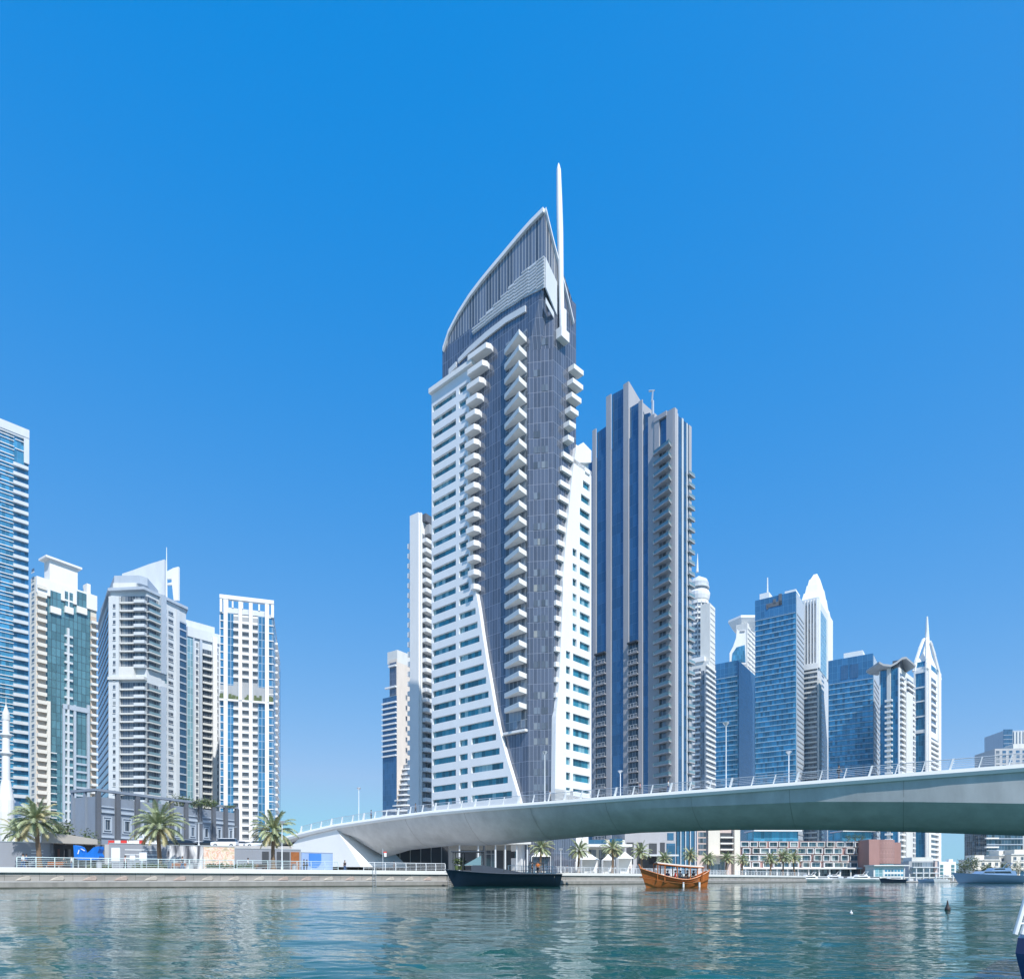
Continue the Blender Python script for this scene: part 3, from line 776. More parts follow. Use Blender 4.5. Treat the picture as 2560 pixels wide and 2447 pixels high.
# ------------------------------------------------------------------ warm grey and deep blue tower
def slate_tower():
    root, A, B, zt, L, W = tower('striped_tower', 'warm grey stone tower with deep blue glass strips and wedge balconies, beside the sail tower', 1685, 200, (-.95, 1), 1470, 1727, 1030, G['slate'], None)
    fh = 3.44; S = M['slate']
    def bandz(px): return A.z(px, 940 + (630 - (px - 1492.2) * 3.35 * .598) * .2985)
    tops = {1487: 1075, 1523: 990, 1566.5: 959, 1602.5: 1003, 1630: 1040}
    for (a, b), k in zip(((1482.5, 1491.5), (1517, 1529), (1560, 1573), (1598, 1607.5), (1622, 1638)), tops):
        p0 = pier(root, A, a, b, A.z(k, tops[k]), QZ, S, .4)
    # set-back screen walls joining the tall piers above the band
    def screen(a, b, ya, yb, m, d0=-3.5, d1=-3.0, zlow=None):
        mb = MB(); mb.fpoly(A, [(A.t(a), zt - 3), (A.t(b), zt - 3), (A.t(b), A.z(b, yb)), (A.t(a), A.z(a, ya))], d0, d1); return mb.build('crown_wall', m, root)
    for a, b, ya, yb in ((1491.4, 1517.1, 1080, 1062), (1528.9, 1560.1, 985, 968), (1572.9, 1598.1, 1018, 1003), (1607.4, 1622.1, 1035, 1030)):
        mb = MB(); mb.fpoly(A, [(A.t(a), zt - 1), (A.t(b), zt - 1), (A.t(b), A.z(b, yb)), (A.t(a), A.z(a, ya))], -1.2, -.4); mb.build('crown_glass', G['slate'], root)
    # raking parapet behind, from the tallest pier down to the right
    r0 = A.p(A.t(1573)); KZ = A.z(1566, 959)
    B2 = Face(A.p(A.t(1573)), B.u)
    w2 = B2.t(1645)
    mb = MB(); zr = [KZ, KZ - 2.0]
    mb.fpoly(B2, [(0, zt - 3), (w2, zt - 3), (w2, B2.z(1645, 1040)), (B2.t(1600), B2.z(1600, 1000)), (0, KZ)], -.5, .0); mb.build('parapet', S, root)
    # building-maintenance crane on the roof
    c = A.p(A.t(1600), -7); mb = MB(); zc = gz(1002, c.y)
    mb.tube((c.x, c.y, zt - 2), (c.x, c.y, zc), .5, .4); mb.tube((c.x - .3, c.y, zc - .3), (*[gx(1632, c.y), c.y], gz(977, c.y)), .35, .25, 6); mb.tube((gx(1622, c.y), c.y, gz(978, c.y)), (gx(1637, c.y), c.y, gz(976, c.y)), .3, .2, 6); mb.build('roof_crane', M['steel'], root)
    # pale spandrel line where the crown begins
    # wedge balconies round the corner
    pier(root, A, 1638.2, 1650, A.z(1643, 1048), QZ, S, .55); 
    mb = MB(); mb.fb(A, 0, A.t(1668), QZ, A.z(1685, 1022), .0, .5); mb.fb(B, -.4, B.t(1690), QZ, A.z(1685, 1022), .02, .55); mb.build('corner_pier', S, root)
    mb = MB(); mb.fb(A, A.t(1669), A.t(1637), A.z(1650, 1052), A.z(1650, 1040), .0, .7); mb.build('lintel', S, root)
    plan = [(A.t(1640), 0), (A.t(1637), 1.1), (A.t(1684), 2.6), (A.t(1680), 0)]
    z = A.z(1664, 1118) - 1.4
    def wedge(plan, z):
        mb = MB(); pts = [A.p(t, d) for t, d in plan]; mb.prism([(p.x, p.y) for p in pts], z + .12, z + .45)
        o = mb.build('balcony', S, root); mb = MB()
        for a, b in zip(pts[:-1], pts[1:]):
            e = (b - a).normalized(); nn = Vector((e.y, -e.x)) * .06; cen = sum(pts, Vector((0, 0))) / 4
            if nn.dot(cen - a) < 0: nn = -nn
            a2, b2 = a + nn * 2, b + nn * 2
            mb.prism([(p.x, p.y) for p in (a2, b2, b2 + nn, a2 + nn)], z + .451, z + 1.35)
            mb.prism([(p.x, p.y) for p in (a + nn, b + nn, b + nn * 4, a + nn * 4)], z + 1.351, z + 1.42)
        mb.build('balustrade', G['rail'], o); return o
    mb = MB(); mb.fb(A, A.t(1679), A.t(1640), QZ, z + 2.5, .01, .08); mb.build('glazing', G['shade'], root)
    n = int((z - 12) / fh); rep(wedge(plan, z), n, -fh)
    # recessed balconies low in two glass strips
    for a, b, y in ((1492, 1516.5, 1640), (1574, 1597.5, 1612)):
        zt_ = A.z(a, y)
        pier(root, A, a - .5, b + .5, zt_ + .4, zt_ - .1, M['dark'], 1.4, 'canopy')
        balcs(root, A, a, b, zt_, 10, fh, S, d=1.2, par='bars', glaz='windark', name='balcony', h=1.1)
    # right face: stone and glass stripes
    for a, b, d in ((1692.5, 1694.5, .12), (1704, 1707.5, .2), (1716, 1718.5, .12), (1721, 1727.2, .25)):
        pier(root, B, a, b, B.z(a, 1031 + (a - 1690) * 1.02), QZ, M['pale'] if d < .22 else S, d)
    Fe = B.t(1727); z = B.z(1727, 1195)
    mb = MB(); mb.fb(B, Fe - 2.2, Fe + 1.1, z + .1, z + .4, .1, .9); o = mb.build('balcony', S, root)
    mb = MB(); mb.fb(B, Fe - 2.2, Fe + 1.05, z + .401, z + 1.2, .8, .87); mb.build('balustrade', G['rail'], o); rep(o, int((z - 12) / fh), -fh)
slate_tower()

# ------------------------------------------------------------------ left bank towers
def left_towers():
    # blue tower at the left edge
    root, A, B, zt, L, W = tower('finned_tower', 'bright blue glass tower with white horizontal fins, cut by the left edge of the picture', 71, 320, (-.943, -1), -190, None, 1100, G['blue'], m2=26, z0=UZ)
    fh = 4.4; zr = gz(1078, A.p(0).y)
    for a, b in ((59, 72),): pier(root, A, a, b, zr, gz(1160, A.p(A.t(65)).y), M['pale'], 1.0, 'crown_pier')
    pier(root, A, -190, 72.2, zr + .02, zr - 4, M['pale'], 1.2, 'crown_beam', -9)
    for px in (38, 20.5, 12, 3, -8): pier(root, A, px - 2, px + 2, zr - 4.01, zt - .5, M['pale'], .7, 'crown_post')
    pier(root, A, -190, 59, zt + 2.2, zt - .6, M['pale'], .9, 'sill_band')
    z1 = zt - 1.5
    o = fins(root, A, -190, 35, z1, 30, fh, M['white'], .55, .3)
    o = fins(root, A, -190, 35, z1 - 1.7, 30, fh, M['white'], .45, .22)
    fins(root, A, 37, 59, z1 - .5, z1 - 13, fh, M['white'], .5, .3)
    balcs(root, A, 32, 69.5, zt - 11, 12, fh, M['pale'], d=1.6, par='solid', h=1.3, glaz='blue')
    # cream and teal tower
    root, A, B, zt, L, W = tower('cream_tower', 'cream tower with teal glass centre, columns of balconies and a small gabled penthouse', 241, 282, (-.64, -1), 90, None, 1491, M['cream'], m2=4.5, z0=UZ)
    fh = 3.28; z1 = A.z(100, 1490)
    cw(root, A, 115, 226, A.z(170, 1508), 15, G['teal'], .1)
    pier(root, A, 90, 241, zt + .02, A.z(170, 1503) - .5, M['white'], .7, 'upper_wall')
    for a, b in ((124, 150), (160, 180), (190, 214)):
        pier(root, A, a, b, A.z(a, 1476 if a < 130 else 1478), A.z(a, 1515 if a < 130 else 1518), G['teal'], .8, 'window', .4)
    pier(root, A, 168, 171, A.z(160, 1478), A.z(160, 1518), M['white'], .95, 'mullion', .4); pier(root, A, 160, 180, A.z(160, 1498), A.z(160, 1502), M['white'], .93, 'mullion', .4)
    for a, b in ((124, 150), (160, 181), (190, 215)): pier(root, A, a, b, A.z(a, 1515), A.z(a, 1531), M['white'], 1.1, 'panel', .05)
    ta, tb = A.t(193), A.t(123); mb = MB(); mb.fb(A, ta, tb, zt - .2, zt + 9, -4.3, .4); ph = mb.build('penthouse', M['white'], root)
    mb = MB(); mb.fb(A, ta - 1.2, tb + 1.8, zt + 8.6, zt + 9.4, -5, 1.6); mb.build('roof_slab', M['white'], root)
    mb = MB(); mb.fb(A, A.t(228), A.t(219), zt, zt + 4.5, -4, -.5); mb.build('lift_house', M['white'], root)
    FS = Face(A.p(L), -A.n); wins(root, FS, 79.5, 86, z1 + 12, 16, fh, G['windark'], 1.5); mb = MB(); mb.fb(A, 0, 17, UZ, zt, -20, -4.4); mb.build('rear_wing', M['cream'], root)
    balcs(root, A, 91, 114, z1 + 6, 14, fh, M['cream'], d=1.3, par='solid', h=1.1, glaz='tan', slab=.3)
    balcs(root, A, 226, 241, zt - 9, 14, fh, M['white'], d=1.5, par='solid', h=.7, glaz='tan')
    pier(root, A, 166, 171, A.z(166, 1570), 14, M['pale'], 1.0)
    o = fins(root, A, 160, 180, A.z(166, 1588), 16, 3.6, M['pale'], .9, .8, 'ledge')
    for a, b in ((115, 124), (155, 160.5), (182, 188), (216, 222)): pier(root, A, a, b, A.z(a, 1752 if a < 120 else 1762), UZ, M['cream'] if a < 120 else M['bluegrey'], .9)
    pier(root, A, 155, 222, A.z(160, 1760), A.z(160, 1772), M['bluegrey'], 1.0, 'beam')
    balcs(root, A, 124.5, 139, A.z(124, 1862), 14, fh, M['white'], d=1.2, par='none', glaz=None, h=.8)
    balcs(root, A, 188.5, 215.5, A.z(190, 1872), 14, fh, M['bluegrey'], d=.8, par='none', glaz=None, slab=.8)
    # faceted grey tower
    K = Vector((gx(367, 280), 280.0)); F2 = Face(K, (-1, .03)); t2 = F2.t(277); P1 = F2.p(t2)
    F1 = Face(P1, (-.6, .8)); F3 = Face(K, (.36, 1)); e1 = F1.p(F1.t(246)); e3 = F3.p(F3.t(465))
    root = thing('faceted_tower', 'grey faceted tower with a white sail wall and a thin mast on its roof', 'tower', (K.x, K.y, UZ))
    zt = gz(1478, 280); fh = 3.42
    mb = MB(); mb.prism([(p.x, p.y) for p in (e1, P1, K, e3, e1 + Vector((-2, 34)))], UZ - .3, zt); mb.build('body', M['pale'], root)
    cw(root, F1, 277, 246, zt - 4, UZ, G['slate'], .12)
    fins(root, F1, 277, 246, zt - 4, 14, fh, M['bluegrey'], .35, .5, 'ledge')
    pier(root, F2, 277, 302.5, zt - 2.5, UZ, M['pale'], 1.5)
    wins(root, Face(F2.p(0, 1.5), F2.u), 282.5, 289, zt - 5, 16, fh, G['windark'], 1.6)
    zm0, zm1 = gz(1672, 280), gz(1694, 280)
    for hi, lo in ((zt - 2, zm0), (zm1 - 2, 14)):
        balcs(root, F2, 303, 339.5, hi, lo, fh, M['offwhite'], d=1.2, par='none', glaz='windark', slab=.6)
        balcs(root, F2, 340.5, 366.9, hi, lo, fh, M['pale'], d=1.9, par='solid', h=1.0, glaz='windark', slab=.3)
        balcs(root, F3, 367.3, 396, hi, lo, fh, M['offwhite'], d=1.4, par='glass', h=1.1, glaz='windark', slab=.4)
    pier(root, F2, 303, 340, zm0 + .5, zm1, M['offwhite'], 1.6, 'band'); pier(root, F2, 277, 368, zm1 - .01, zm1 - 1.2, M['offwhite'], 2.2, 'band')
    pier(root, F3, 397, 409.5, zt + 1, zm0, M['bluegrey'], 1.6); pier(root, F3, 397, 409.5, zm1 - 2, UZ, M['bluegrey'], 1.6)
    wins(root, F3, 421, 433, zt - 3, 16, fh, G['windark'], 1.5); wins(root, F3, 412, 417, zt - 3, 16, fh, G['rail'], 1.6, sill=False)
    pier(root, F3, 438, 445, zt - 2, UZ, M['pale'], 1.0)
    cw(root, F3, 446, 465, zt - 6, UZ, G['slate'], .14); fins(root, F3, 446, 465.3, zt - 6, 14, fh, M['bluegrey'], .4, .7, 'ledge')
    # roof: stepped drum, sail wall, small fin, mast
    c = (K + P1 + e1 + e3) / 4
    def inset(k): return [(p.x + (c.x - p.x) * k, p.y + (c.y + 6 - p.y) * k) for p in (e1, P1, K, e3, e1 + Vector((-2, 30)))]
    mb = MB(); mb.prism([(p.x, p.y) for p in (e1 + F1.n * .8, P1 + F1.n * .7 + F2.n * .7, K + F2.n * 2.2, F3.p(F3.t(465), 1.2), e3 + Vector((-3, 6)), e1 + Vector((0, 8)))], zt + .01, zt + 1.2); mb.build('cornice', M['bluegrey'], root)
    q1 = [F1.p(F1.t(256), -.2), F2.p(F2.t(281), -.5), F2.p(F2.t(338), -.5), F2.p(F2.t(338), -16), F1.p(F1.t(256), -12)]
    mb = MB(); mb.prism([(p.x, p.y) for p in q1], zt + 1.21, zt + 4.0); mb.build('penthouse', M['offwhite'], root)
    q1 = [F1.p(F1.t(250), -.2), F2.p(F2.t(281), -1.2), F2.p(F2.t(345), -1.2), F3.p(F3.t(382), -3), F2.p(F2.t(340), -18), F1.p(F1.t(254), -14)]
    mb = MB(); mb.prism([(p.x, p.y) for p in q1], zt + 4.01, zt + 7.4); mb.build('roof_slab', M['bluegrey'], root)
    S = Face(Vector((gx(411, 296), 296)), (-1, .12)); mb = MB()
    mb.fpoly(S, [(S.t(a), S.z(a, b)) for a, b in ((411, 1487), (411, 1398), (372, 1410), (335, 1424), (305, 1434), (305, 1487))], -1.0, 0); mb.build('sail_wall', M['pale'], root)
    S2 = Face(Vector((gx(446, 302), 302)), (-1, .12)); mb = MB()
    mb.fpoly(S2, [(S2.t(a), S2.z(a, b)) for a, b in ((446, 1500), (446, 1416), (432, 1420), (417, 1428), (417, 1447), (429, 1447), (429, 1455), (417, 1458), (417, 1462), (430, 1462), (434, 1500))], -1.0, 0); mb.build('fin_wall', M['white'], root)
    mb = MB(); mb.tube((gx(416.5, 298), 298, zt), (gx(416.5, 298), 298, gz(1368, 298)), .45, .12); mb.build('mast', M['whitepaint'], root)
    # slim pale tower behind
    root, A, B, zt, L, W = tower('slim_tower', 'slim pale tower with a cyan glass edge standing between the faceted and the white towers', 549, 335, (-.92, -1), 467, None, 1588, M['pale'], m2=20, z0=UZ)
    fh = 3.45
    cw(root, A, 467, 481, zt - 5, UZ, G['pale'], .3); pier(root, A, 481, 484.5, zt - 5, UZ, M['bluegrey'], .9)
    pier(root, A, 467, 549, zt + .01, zt - 4.8, M['pale'], .9, 'parapet')
    wins(root, A, 490, 496, zt - 6, 16, fh, G['windark'], 2.0); pier(root, A, 498, 504, zt - 5, UZ, M['bluegrey'], .9)
    balcs(root, A, 505, 529, zt - 9, 14, fh, M['offwhite'], d=1.2, par='solid', h=.6, glaz='windark')
    pier(root, A, 529.5, 540, zt - 2, UZ, M['white'], 1.6); wins(root, A, 542, 546, zt - 6, 16, fh, G['windark'], 2.0)
    mb = MB(); mb.fb(A, A.t(543), A.t(468), zt + .01, zt + 4.5, -14, -3); mb.build('penthouse', M['pale'], root)
    # white tower with blue glass
    root, A, B, zt, L, W = tower('white_tower', 'white tower with blue glass strips, open roof frame and a planted gap halfway up', 684, 290, (-3.25, -1), 549, 702, 1545, M['white'], z0=UZ)
    fh = 3.35; zc = gz(1503, 290)
    for a, b in ((551, 560), (672, 684)): cw(root, A, a, b, zt, UZ, G['sky'], .14)
    for a, b in ((570, 584), (645, 663)): cw(root, A, a, b, zt, UZ, G['sky'], .3)
    zg0, zg1 = gz(1722, 290), gz(1757, 290)
    for hi, lo in ((zt - 1, zg0), (zg1 - 1, 14)):
        for a, b in ((584.3, 596.7), (606.3, 622.7), (632.3, 644.7)):
            balcs(root, A, a, b, hi, lo, fh, M['white'], d=1.3, par='solid', h=.7, glaz='grey', slab=.3)
    mb = MB(); mb.fb(A, A.t(683), A.t(551), zg1, zg0, .31, .4); mb.build('garden_recess', M['grey'], root)
    mb = MB(); mb.fb(A, A.t(684.5), A.t(549), zg1 - .8, zg1 - .01, .0, 1.5); mb.build('garden_slab', M['white'], root)
    for i, (a, b) in enumerate(((552, 559), (574, 594), (611, 621), (636, 652), (674, 681))):
        mb = MB(); ta, tb = sorted((A.t(a), A.t(b)))
        for j in range(9):
            x = ta + (tb - ta) * random.random(); mb.fb(A, x - .5, x + .5, zg1 + .01, zg1 + 1 + random.random() * 1.6, .45 + .1 * j, .53 + .1 * j)
        mb.build('planting', M['leaf'], root)
    for a, b in ((560, 570), (597, 606), (623, 632), (663, 672.5)): pier(root, A, a, b, zt + 5, UZ, M['white'], 1.5)
    fins(root, A, 551, 560, zt, 14, fh, M['white'], .5, .35, 'ledge'); fins(root, A, 672.6, 684, zt, 14, fh, M['white'], .5, .35, 'ledge')
    for a, b in ((550, 556), (559, 571), (663, 673), (678, 685)): pier(root, A, a, b, zc, zt, M['white'], .9, 'crown_post', -.6)
    pier(root, A, 549.5, 685, zc + .02, zc - 1.6, M['white'], 1.1, 'crown_beam', -.8)
    pier(root, A, 571, 663, zc - 5, zt + .1, M['louvre'], .3, 'crown_wall', -.4)
    for px in (582, 606, 626, 648): pier(root, A, px - 2, px + 2, zc - 1.61, zc - 5, M['white'], .6, 'crown_post', -.4)
    mb = MB(); mb.fb(B, 0, B.t(700), zt, zc - 6, -6, .1); mb.build('crown_return', M['bluegrey'], root)
    balcs(root, B, 689, 694, zt - 2, 14, fh, M['white'], d=.9, par='solid', h=.6, glaz=None); cw(root, B, 685, 688, zt - 2, UZ, G['sky'], .2); cw(root, B, 695, 701, zt - 2, UZ, G['slate'], .2)
left_towers()

# ------------------------------------------------------------------ towers just left of the sail tower
M['tanpale'] = mat('pale_tan_stone', (.68, .60, .52), .8, var=.1)
def mid_towers():
    root, A, B, zt, L, W = tower('balcony_tower', 'bright white tower with curved grey balconies directly behind the sail tower', 1049, 225, (-1.41, 1), 1027, 1098, 1300, M['white'])
    fh = 3.4; pier(root, A, 1027, 1049, zt + 2.5, QZ, M['white'], .5); pier(root, B, 1049.3, 1053, zt + 2.5, QZ, M['white'], .5)
    balcs(root, B, 1054, 1074, zt - 4, 12, fh, M['white'], d=2.2, par='solid', h=1.0, glaz='shade'); balcs(root, B, 1075.5, 1097, zt - 4, 12, fh, M['white'], d=2.8, par='solid', h=1.0, glaz='shade')
    pier(root, B, 1074, 1075.5, zt - 4, QZ, M['steel'], 2.0)
    mb = MB(); mb.fb(B, 1.5, B.t(1097), zt, zt + 2.6, -6, 1.5); mb.build('roof_canopy', M['darkgrey'], root)
    mb = MB(); mb.fb(B, 2.5, B.t(1097), zt - 4, zt - .8, .02, 2.2); mb.build('upper_band', M['grey'], root)
    e = A.t(1027); mb = MB(); mb.fb(A, e - 2.5, e + 1.7, zt - 8, zt - 6.4, -1.8, -.1); o = mb.build('side_balcony', M['white'], root); rep(o, int((zt - 20) / fh), -fh)
    # tan and dark glass stepped tower
    root, A, B, zt, L, W = tower('stepped_tower', 'tan and dark glass tower with white balcony slabs, left of the white balcony tower', 992, 420, (-1.41, 1), 957, 1045, 1738, M['tanpale'])
    fh = 3.4; cw(root, A, 992, 957, zt, QZ, G['slate'], .1)
    K2 = A.p(A.t(984)); mb = MB(); mb.fb(A, 0, A.t(974), zt + .01, gz(1652, 425), -14, .02); mb.build('upper_body', M['tanpale'], root)
    mb = MB(); mb.fb(A, A.t(992), A.t(980), gz(1652, 425), gz(1634, 425), -13, -.4); mb.fb(B, .5, B.t(1040), gz(1660, 425), gz(1630, 425), -9, .02); mb.build('top_block', M['offwhite'], root)
    cw(root, A, 991, 975, gz(1660, 425), zt + .5, G['navy'], .2)
    balcs(root, A, 992, 957, zt - 1, zt - 40, fh, M['white'], d=1.2, par='none', glaz=None, slab=.9)
    balcs(root, A, 992, 957, zt - 70, 14, fh, M['white'], d=1.2, par='none', glaz=None, slab=.9)
    balcs(root, A, 992, 974, gz(1652, 425), gz(1690, 425), 5, M['white'], d=1.5, par='none', glaz=None, slab=1.0)
    balcs(root, A, 992, 966, gz(1706, 425), zt + 2, 4.5, M['white'], d=1.5, par='none', glaz=None, slab=1.0)
    wins(root, B, 1014, 1018, zt + 4, 30, 6.8, G['windark'], 3.0)
    # rounded lower terraces
    for i in range(19):
        z = 10 + i * 3.4; r = 21 - i * .8; c = B.p(B.t(1022), 1)
        mb = MB(); mb.lathe((c.x, c.y), [(r, z), (r, z + .9)], 20); mb.build('terrace_slab', M['white'], root, fix=True)
    c = B.p(B.t(1022), 1); mb = MB(); mb.lathe((c.x, c.y), [(19.5, QZ), (5, 10 + 19 * 3.4)], 20); mb.build('terrace_glazing', G['shade'], root, fix=True)
mid_towers()

# ------------------------------------------------------------------ right bank skyline
def right_towers():
    U = (-1.41, 1)
    # domed round tower
    Y = 430; cx = gx(1760, Y); cy = Y + 12; sc = Y / F
    root = thing('domed_tower', 'white round tower with a ringed dome and thin spire rising behind the striped tower', 'tower', (cx, cy, QZ))
    r = 24 * sc; z = lambda py: gz(py, Y); fh = 3.6
    mb = MB(); mb.lathe((cx, cy), [(r, QZ), (r, z(1480))], 16); mb.build('shaft', M['offwhite'], root, fix=True)
    for i in range(16):
        w = 2 * math.pi * (i + .5) / 16; p = Vector((cx + math.cos(w) * r * .99, cy + math.sin(w) * r * .99)); e = Vector((-math.sin(w), math.cos(w)))
        if math.sin(w) > .3: continue
        Fc = Face(p, e); k = r * .13
        mb = MB(); mb.fb(Fc, -k, k, z(1700), z(1490), .0, .05); mb.build('glazing', G['shade'], root)
        mb = MB(); mb.fb(Fc, -k - .3, k + .3, z(1490) - 1.6, z(1490) - .2, .0, .45); o = mb.build('spandrel', M['white'], root); rep(o, 15, -fh)
    mb = MB(); mb.lathe((cx, cy), [(25 * sc, z(1484)), (27.5 * sc, z(1474)), (28 * sc, z(1466)), (26 * sc, z(1462)), (25 * sc, z(1461))], 20); mb.build('lower_ring', M['white'], root, fix=True)
    mb = MB(); mb.lathe((cx, cy), [(22 * sc, z(1461)), (22 * sc, z(1453))], 20); mb.build('ring_glazing', M['grey'], root, fix=True)
    mb = MB(); mb.lathe((cx, cy), [(26 * sc, z(1453)), (26 * sc, z(1449)), (24 * sc, z(1448)), (25 * sc, z(1440)), (21 * sc, z(1431)), (13 * sc, z(1426)), (7 * sc, z(1424)), (5 * sc, z(1421)), (2 * sc, z(1419))], 20); mb.smooth = True; mb.build('dome', M['pale'], root, fix=True)
    mb = MB(); mb.tube((gx(1743, Y), Y, z(1430)), (gx(1744, Y), Y, z(1384)), .9, .15); mb.build('spire', M['whitepaint'], root)
    mb = MB(); K = Vector((gx(1762, Y), Y - 9)); A = Face(K, U); B = Face(K, (1, 1.41))
    q = [K, A.p(A.t(1728)), A.p(A.t(1728), -25), B.p(B.t(1788)) + Vector((0, 8)), B.p(B.t(1788))]
    zt = gz(1650, K.y); mb.prism([(p.x, p.y) for p in q], QZ, zt); mb.build('lower_wing', M['offwhite'], root)
    pier(root, B, 1774, 1787, gz(1505, K.y), zt, M['offwhite'], .2, 'upper_wing', -6); fins(root, B, 1775, 1786, gz(1508, K.y), zt, 3.6, M['white'], .5, 1.4, 'spandrel')
    balcs(root, A, 1733, 1752, zt - 4, 12, 3.5, M['white'], d=1.8, par='solid', h=.8, glaz='shade')
    cw(root, A, 1753, 1761, zt - 6, QZ, G['shade'], .1)
    fins(root, B, 1764, 1787, zt - 4, 12, 3.5, M['white'], .8, 1.2, 'ledge'); cw(root, B, 1764, 1787, zt - 4, QZ, G['shade'], .1)
    mb = MB(); mb.fb(A, A.t(1762), A.t(1728), zt, zt + 3, -10, .8); mb.build('wing_parapet', M['white'], root)
    # three blue balcony-lined glass towers
    def blue(label, pk, Y, pe, p2, ytop, sk, fh=3.5, seed=0):
        root, A, B, zt, L, W = tower('blue_glass_tower', label, pk, Y, U, pe, p2, ytop, G['blue'], 'blue glass towers on the right bank')
        pier(root, A, pe, pk, zt + .02, zt - sk, G['bluetop'], .5, 'crown', -.2)
        n = int((zt - sk - 10) / fh)
        fins(root, A, pe + 1, pk - 1, zt - sk, 12, fh, M['glassedge'], 1.0, .28, 'balcony')
        pier(root, B, pk + .6, p2, zt - 1, QZ, M['bluegrey'] if seed != 1 else G['slate'], .2, 'side_wall', .0)
        if seed != 1: fins(root, B, pk + 1.5, p2 - .5, zt - sk, 12, fh, M['grey'], .5, .9, 'side_ledge')
        return root, A, B, zt
    r1, A, B, zt = blue('lower dark blue glass tower with a plain deep blue side, right of the domed tower', 1846, 470, 1787, 1889, 1650, 11, seed=1)
    r2, A, B, zt = blue('tall blue glass tower with a dark sign near its top and a white antenna', 1990, 440, 1888, 2009, 1478, 14)
    zz = lambda y, p: A.z(p, y); rng = random.Random(4)
    mb = MB()
    for x0, x1, y0, y1 in ((1916, 1955, 1511, 1521), (1933, 1940, 1499, 1512), (1947, 1955, 1486, 1514), (1917, 1921, 1516, 1524)):
        tb, ta = A.t(x0), A.t(x1); mb.fb(A, ta, tb, zz(y1, x0), zz(y0, x0), .5, .9)
    mb.build('sign', M['darkgrey'], r2)
    c = A.p(A.t(1911), -8); mb = MB(); mb.tube((c.x, c.y, zt - 2), (c.x, c.y, gz(1444, c.y)), .8, .4); mb.build('antenna', M['whitepaint'], r2)
    mb = MB(); mb.fb(A, A.t(1920), A.t(1896), zt, gz(1488, c.y), -14, -3); mb.fb(A, A.t(1988), A.t(1960), zt, zt + 2.5, -14, -2); mb.build('roof_plant', M['white'], r2)
    r3, A, B, zt = blue('broad blue glass tower with white plant room on its roof, right of the silver tower', 2183, 430, 2071, 2197, 1633, 16)
    mb = MB(); mb.fb(A, A.t(2156), A.t(2108), zt - 1, zt + 4, -14, -2); mb.build('roof_plant', M['white'], r3)
    for (a, b) in ((2103, 2120), (2126, 2146)): pier(r3, A, a, b, zt - 5, zt - 14, G['slate'], .75, 'sky_window', .51)
    # white tower with a flared cap behind the blue ones
    root, A, B, zt, L, W = tower('flared_tower', 'white tower with a flared cap and swept shoulder peeping between two blue glass towers', 1868, 560, U, 1840, 1893, 1556, M['offwhite'], z0=QZ)
    for a in (1872, 1880, 1887): pier(root, B, a, a + 3, zt - 3, zt - 120, M['grey'], .3, 'window_strip')
    fins(root, B, 1869, 1892, zt - 3, zt - 110, 4, M['white'], .5, 1.6, 'spandrel')
    S = Face(Vector((gx(1868, 552), 552)), (-1, .2)); zz = S.z
    mb = MB(); mb.fpoly(S, [(S.t(a), zz(a, b)) for a, b in ((1824, 1660), (1824, 1632), (1833, 1615), (1840, 1595), (1843, 1571), (1846, 1576), (1864, 1573), (1866, 1660))], -2, 0); mb.build('swept_shoulder', M['white'], root)
    mb = MB(); mb.fpoly(S, [(S.t(a), zz(a, b)) for a, b in ((1829, 1655), (1831, 1633), (1841, 1618), (1862, 1612), (1864, 1655))], .02, .3); mb.build('curtain_wall', G['blue'], root)
    c = B.p(B.t(1878), -6); mb = MB(); mb.lathe((c.x, c.y), [(8, zt - 3), (12, zt + 2), (14, zt + 5), (13.5, zt + 7), (5, zt + 8)], 6); mb.build('cap', M['white'], root, fix=True)
    mb = MB(); mb.fb(S, S.t(1862), S.t(1850), zz(1855, 1580), zz(1855, 1576), .0, .6); mb.build('band', M['grey'], root)
    # silver tower with stepped pyramid
    Y = 460; root, A, B, zt, L, W = tower('silver_tower', 'silver white tower with tall ribs and a stepped pyramid top between two blue towers', 2044, Y, U, 2003, 2079, 1492, M['pale'])
    zl = gz(1668, Y)
    for a, b in ((2003, 2007), (2010.5, 2014), (2018, 2021.5), (2025.5, 2029), (2033, 2036.5), (2040, 2044)): pier(root, A, a, b, zt - 1, zl, M['white'], 1.2)
    cw(root, A, 2003, 2044, zt - 4, zl, G['shade'], .2)
    cw(root, B, 2048, 2066, zt - 6, zl, G['pale'], .25); pier(root, B, 2044.3, 2047.5, zt, zl, M['white'], 1.0); pier(root, B, 2067, 2079, zt, zl, M['white'], .9)
    u, v = A.u, B.u; K = A.o; cen = K + u * L / 2 + v * W / 2
    def fr(k0, k1, za, zb, m=M['white']):
        mb = MB()
        def sq(k): return [K + (cen - K) * k, K + u * L + (cen - K - u * L) * k, K + u * L + v * W + (cen - K - u * L - v * W) * k, K + v * W + (cen - K - v * W) * k]
        mb.loft([[(p.x, p.y, za) for p in sq(k0)], [(p.x, p.y, zb) for p in sq(k1)]]); mb.build('pyramid_tier', m, root, fix=True)
    fr(.02, .16, zt, gz(1470, Y)); fr(.22, .34, gz(1470, Y), gz(1445, Y)); fr(.38, .5, gz(1445, Y), gz(1424, Y)); fr(.54, .78, gz(1424, Y), gz(1402, Y))
    balcs(root, A, 2010, 2043, zl, 12, 3.5, M['offwhite'], d=1.6, par='solid', h=.8, glaz='shade')
    wins(root, B, 2054, 2060, zl, 12, 3.5, G['windark'], 1.6, sill=False); pier(root, B, 2044, 2050, zl - 8, QZ, M['offwhite'], 1.0)
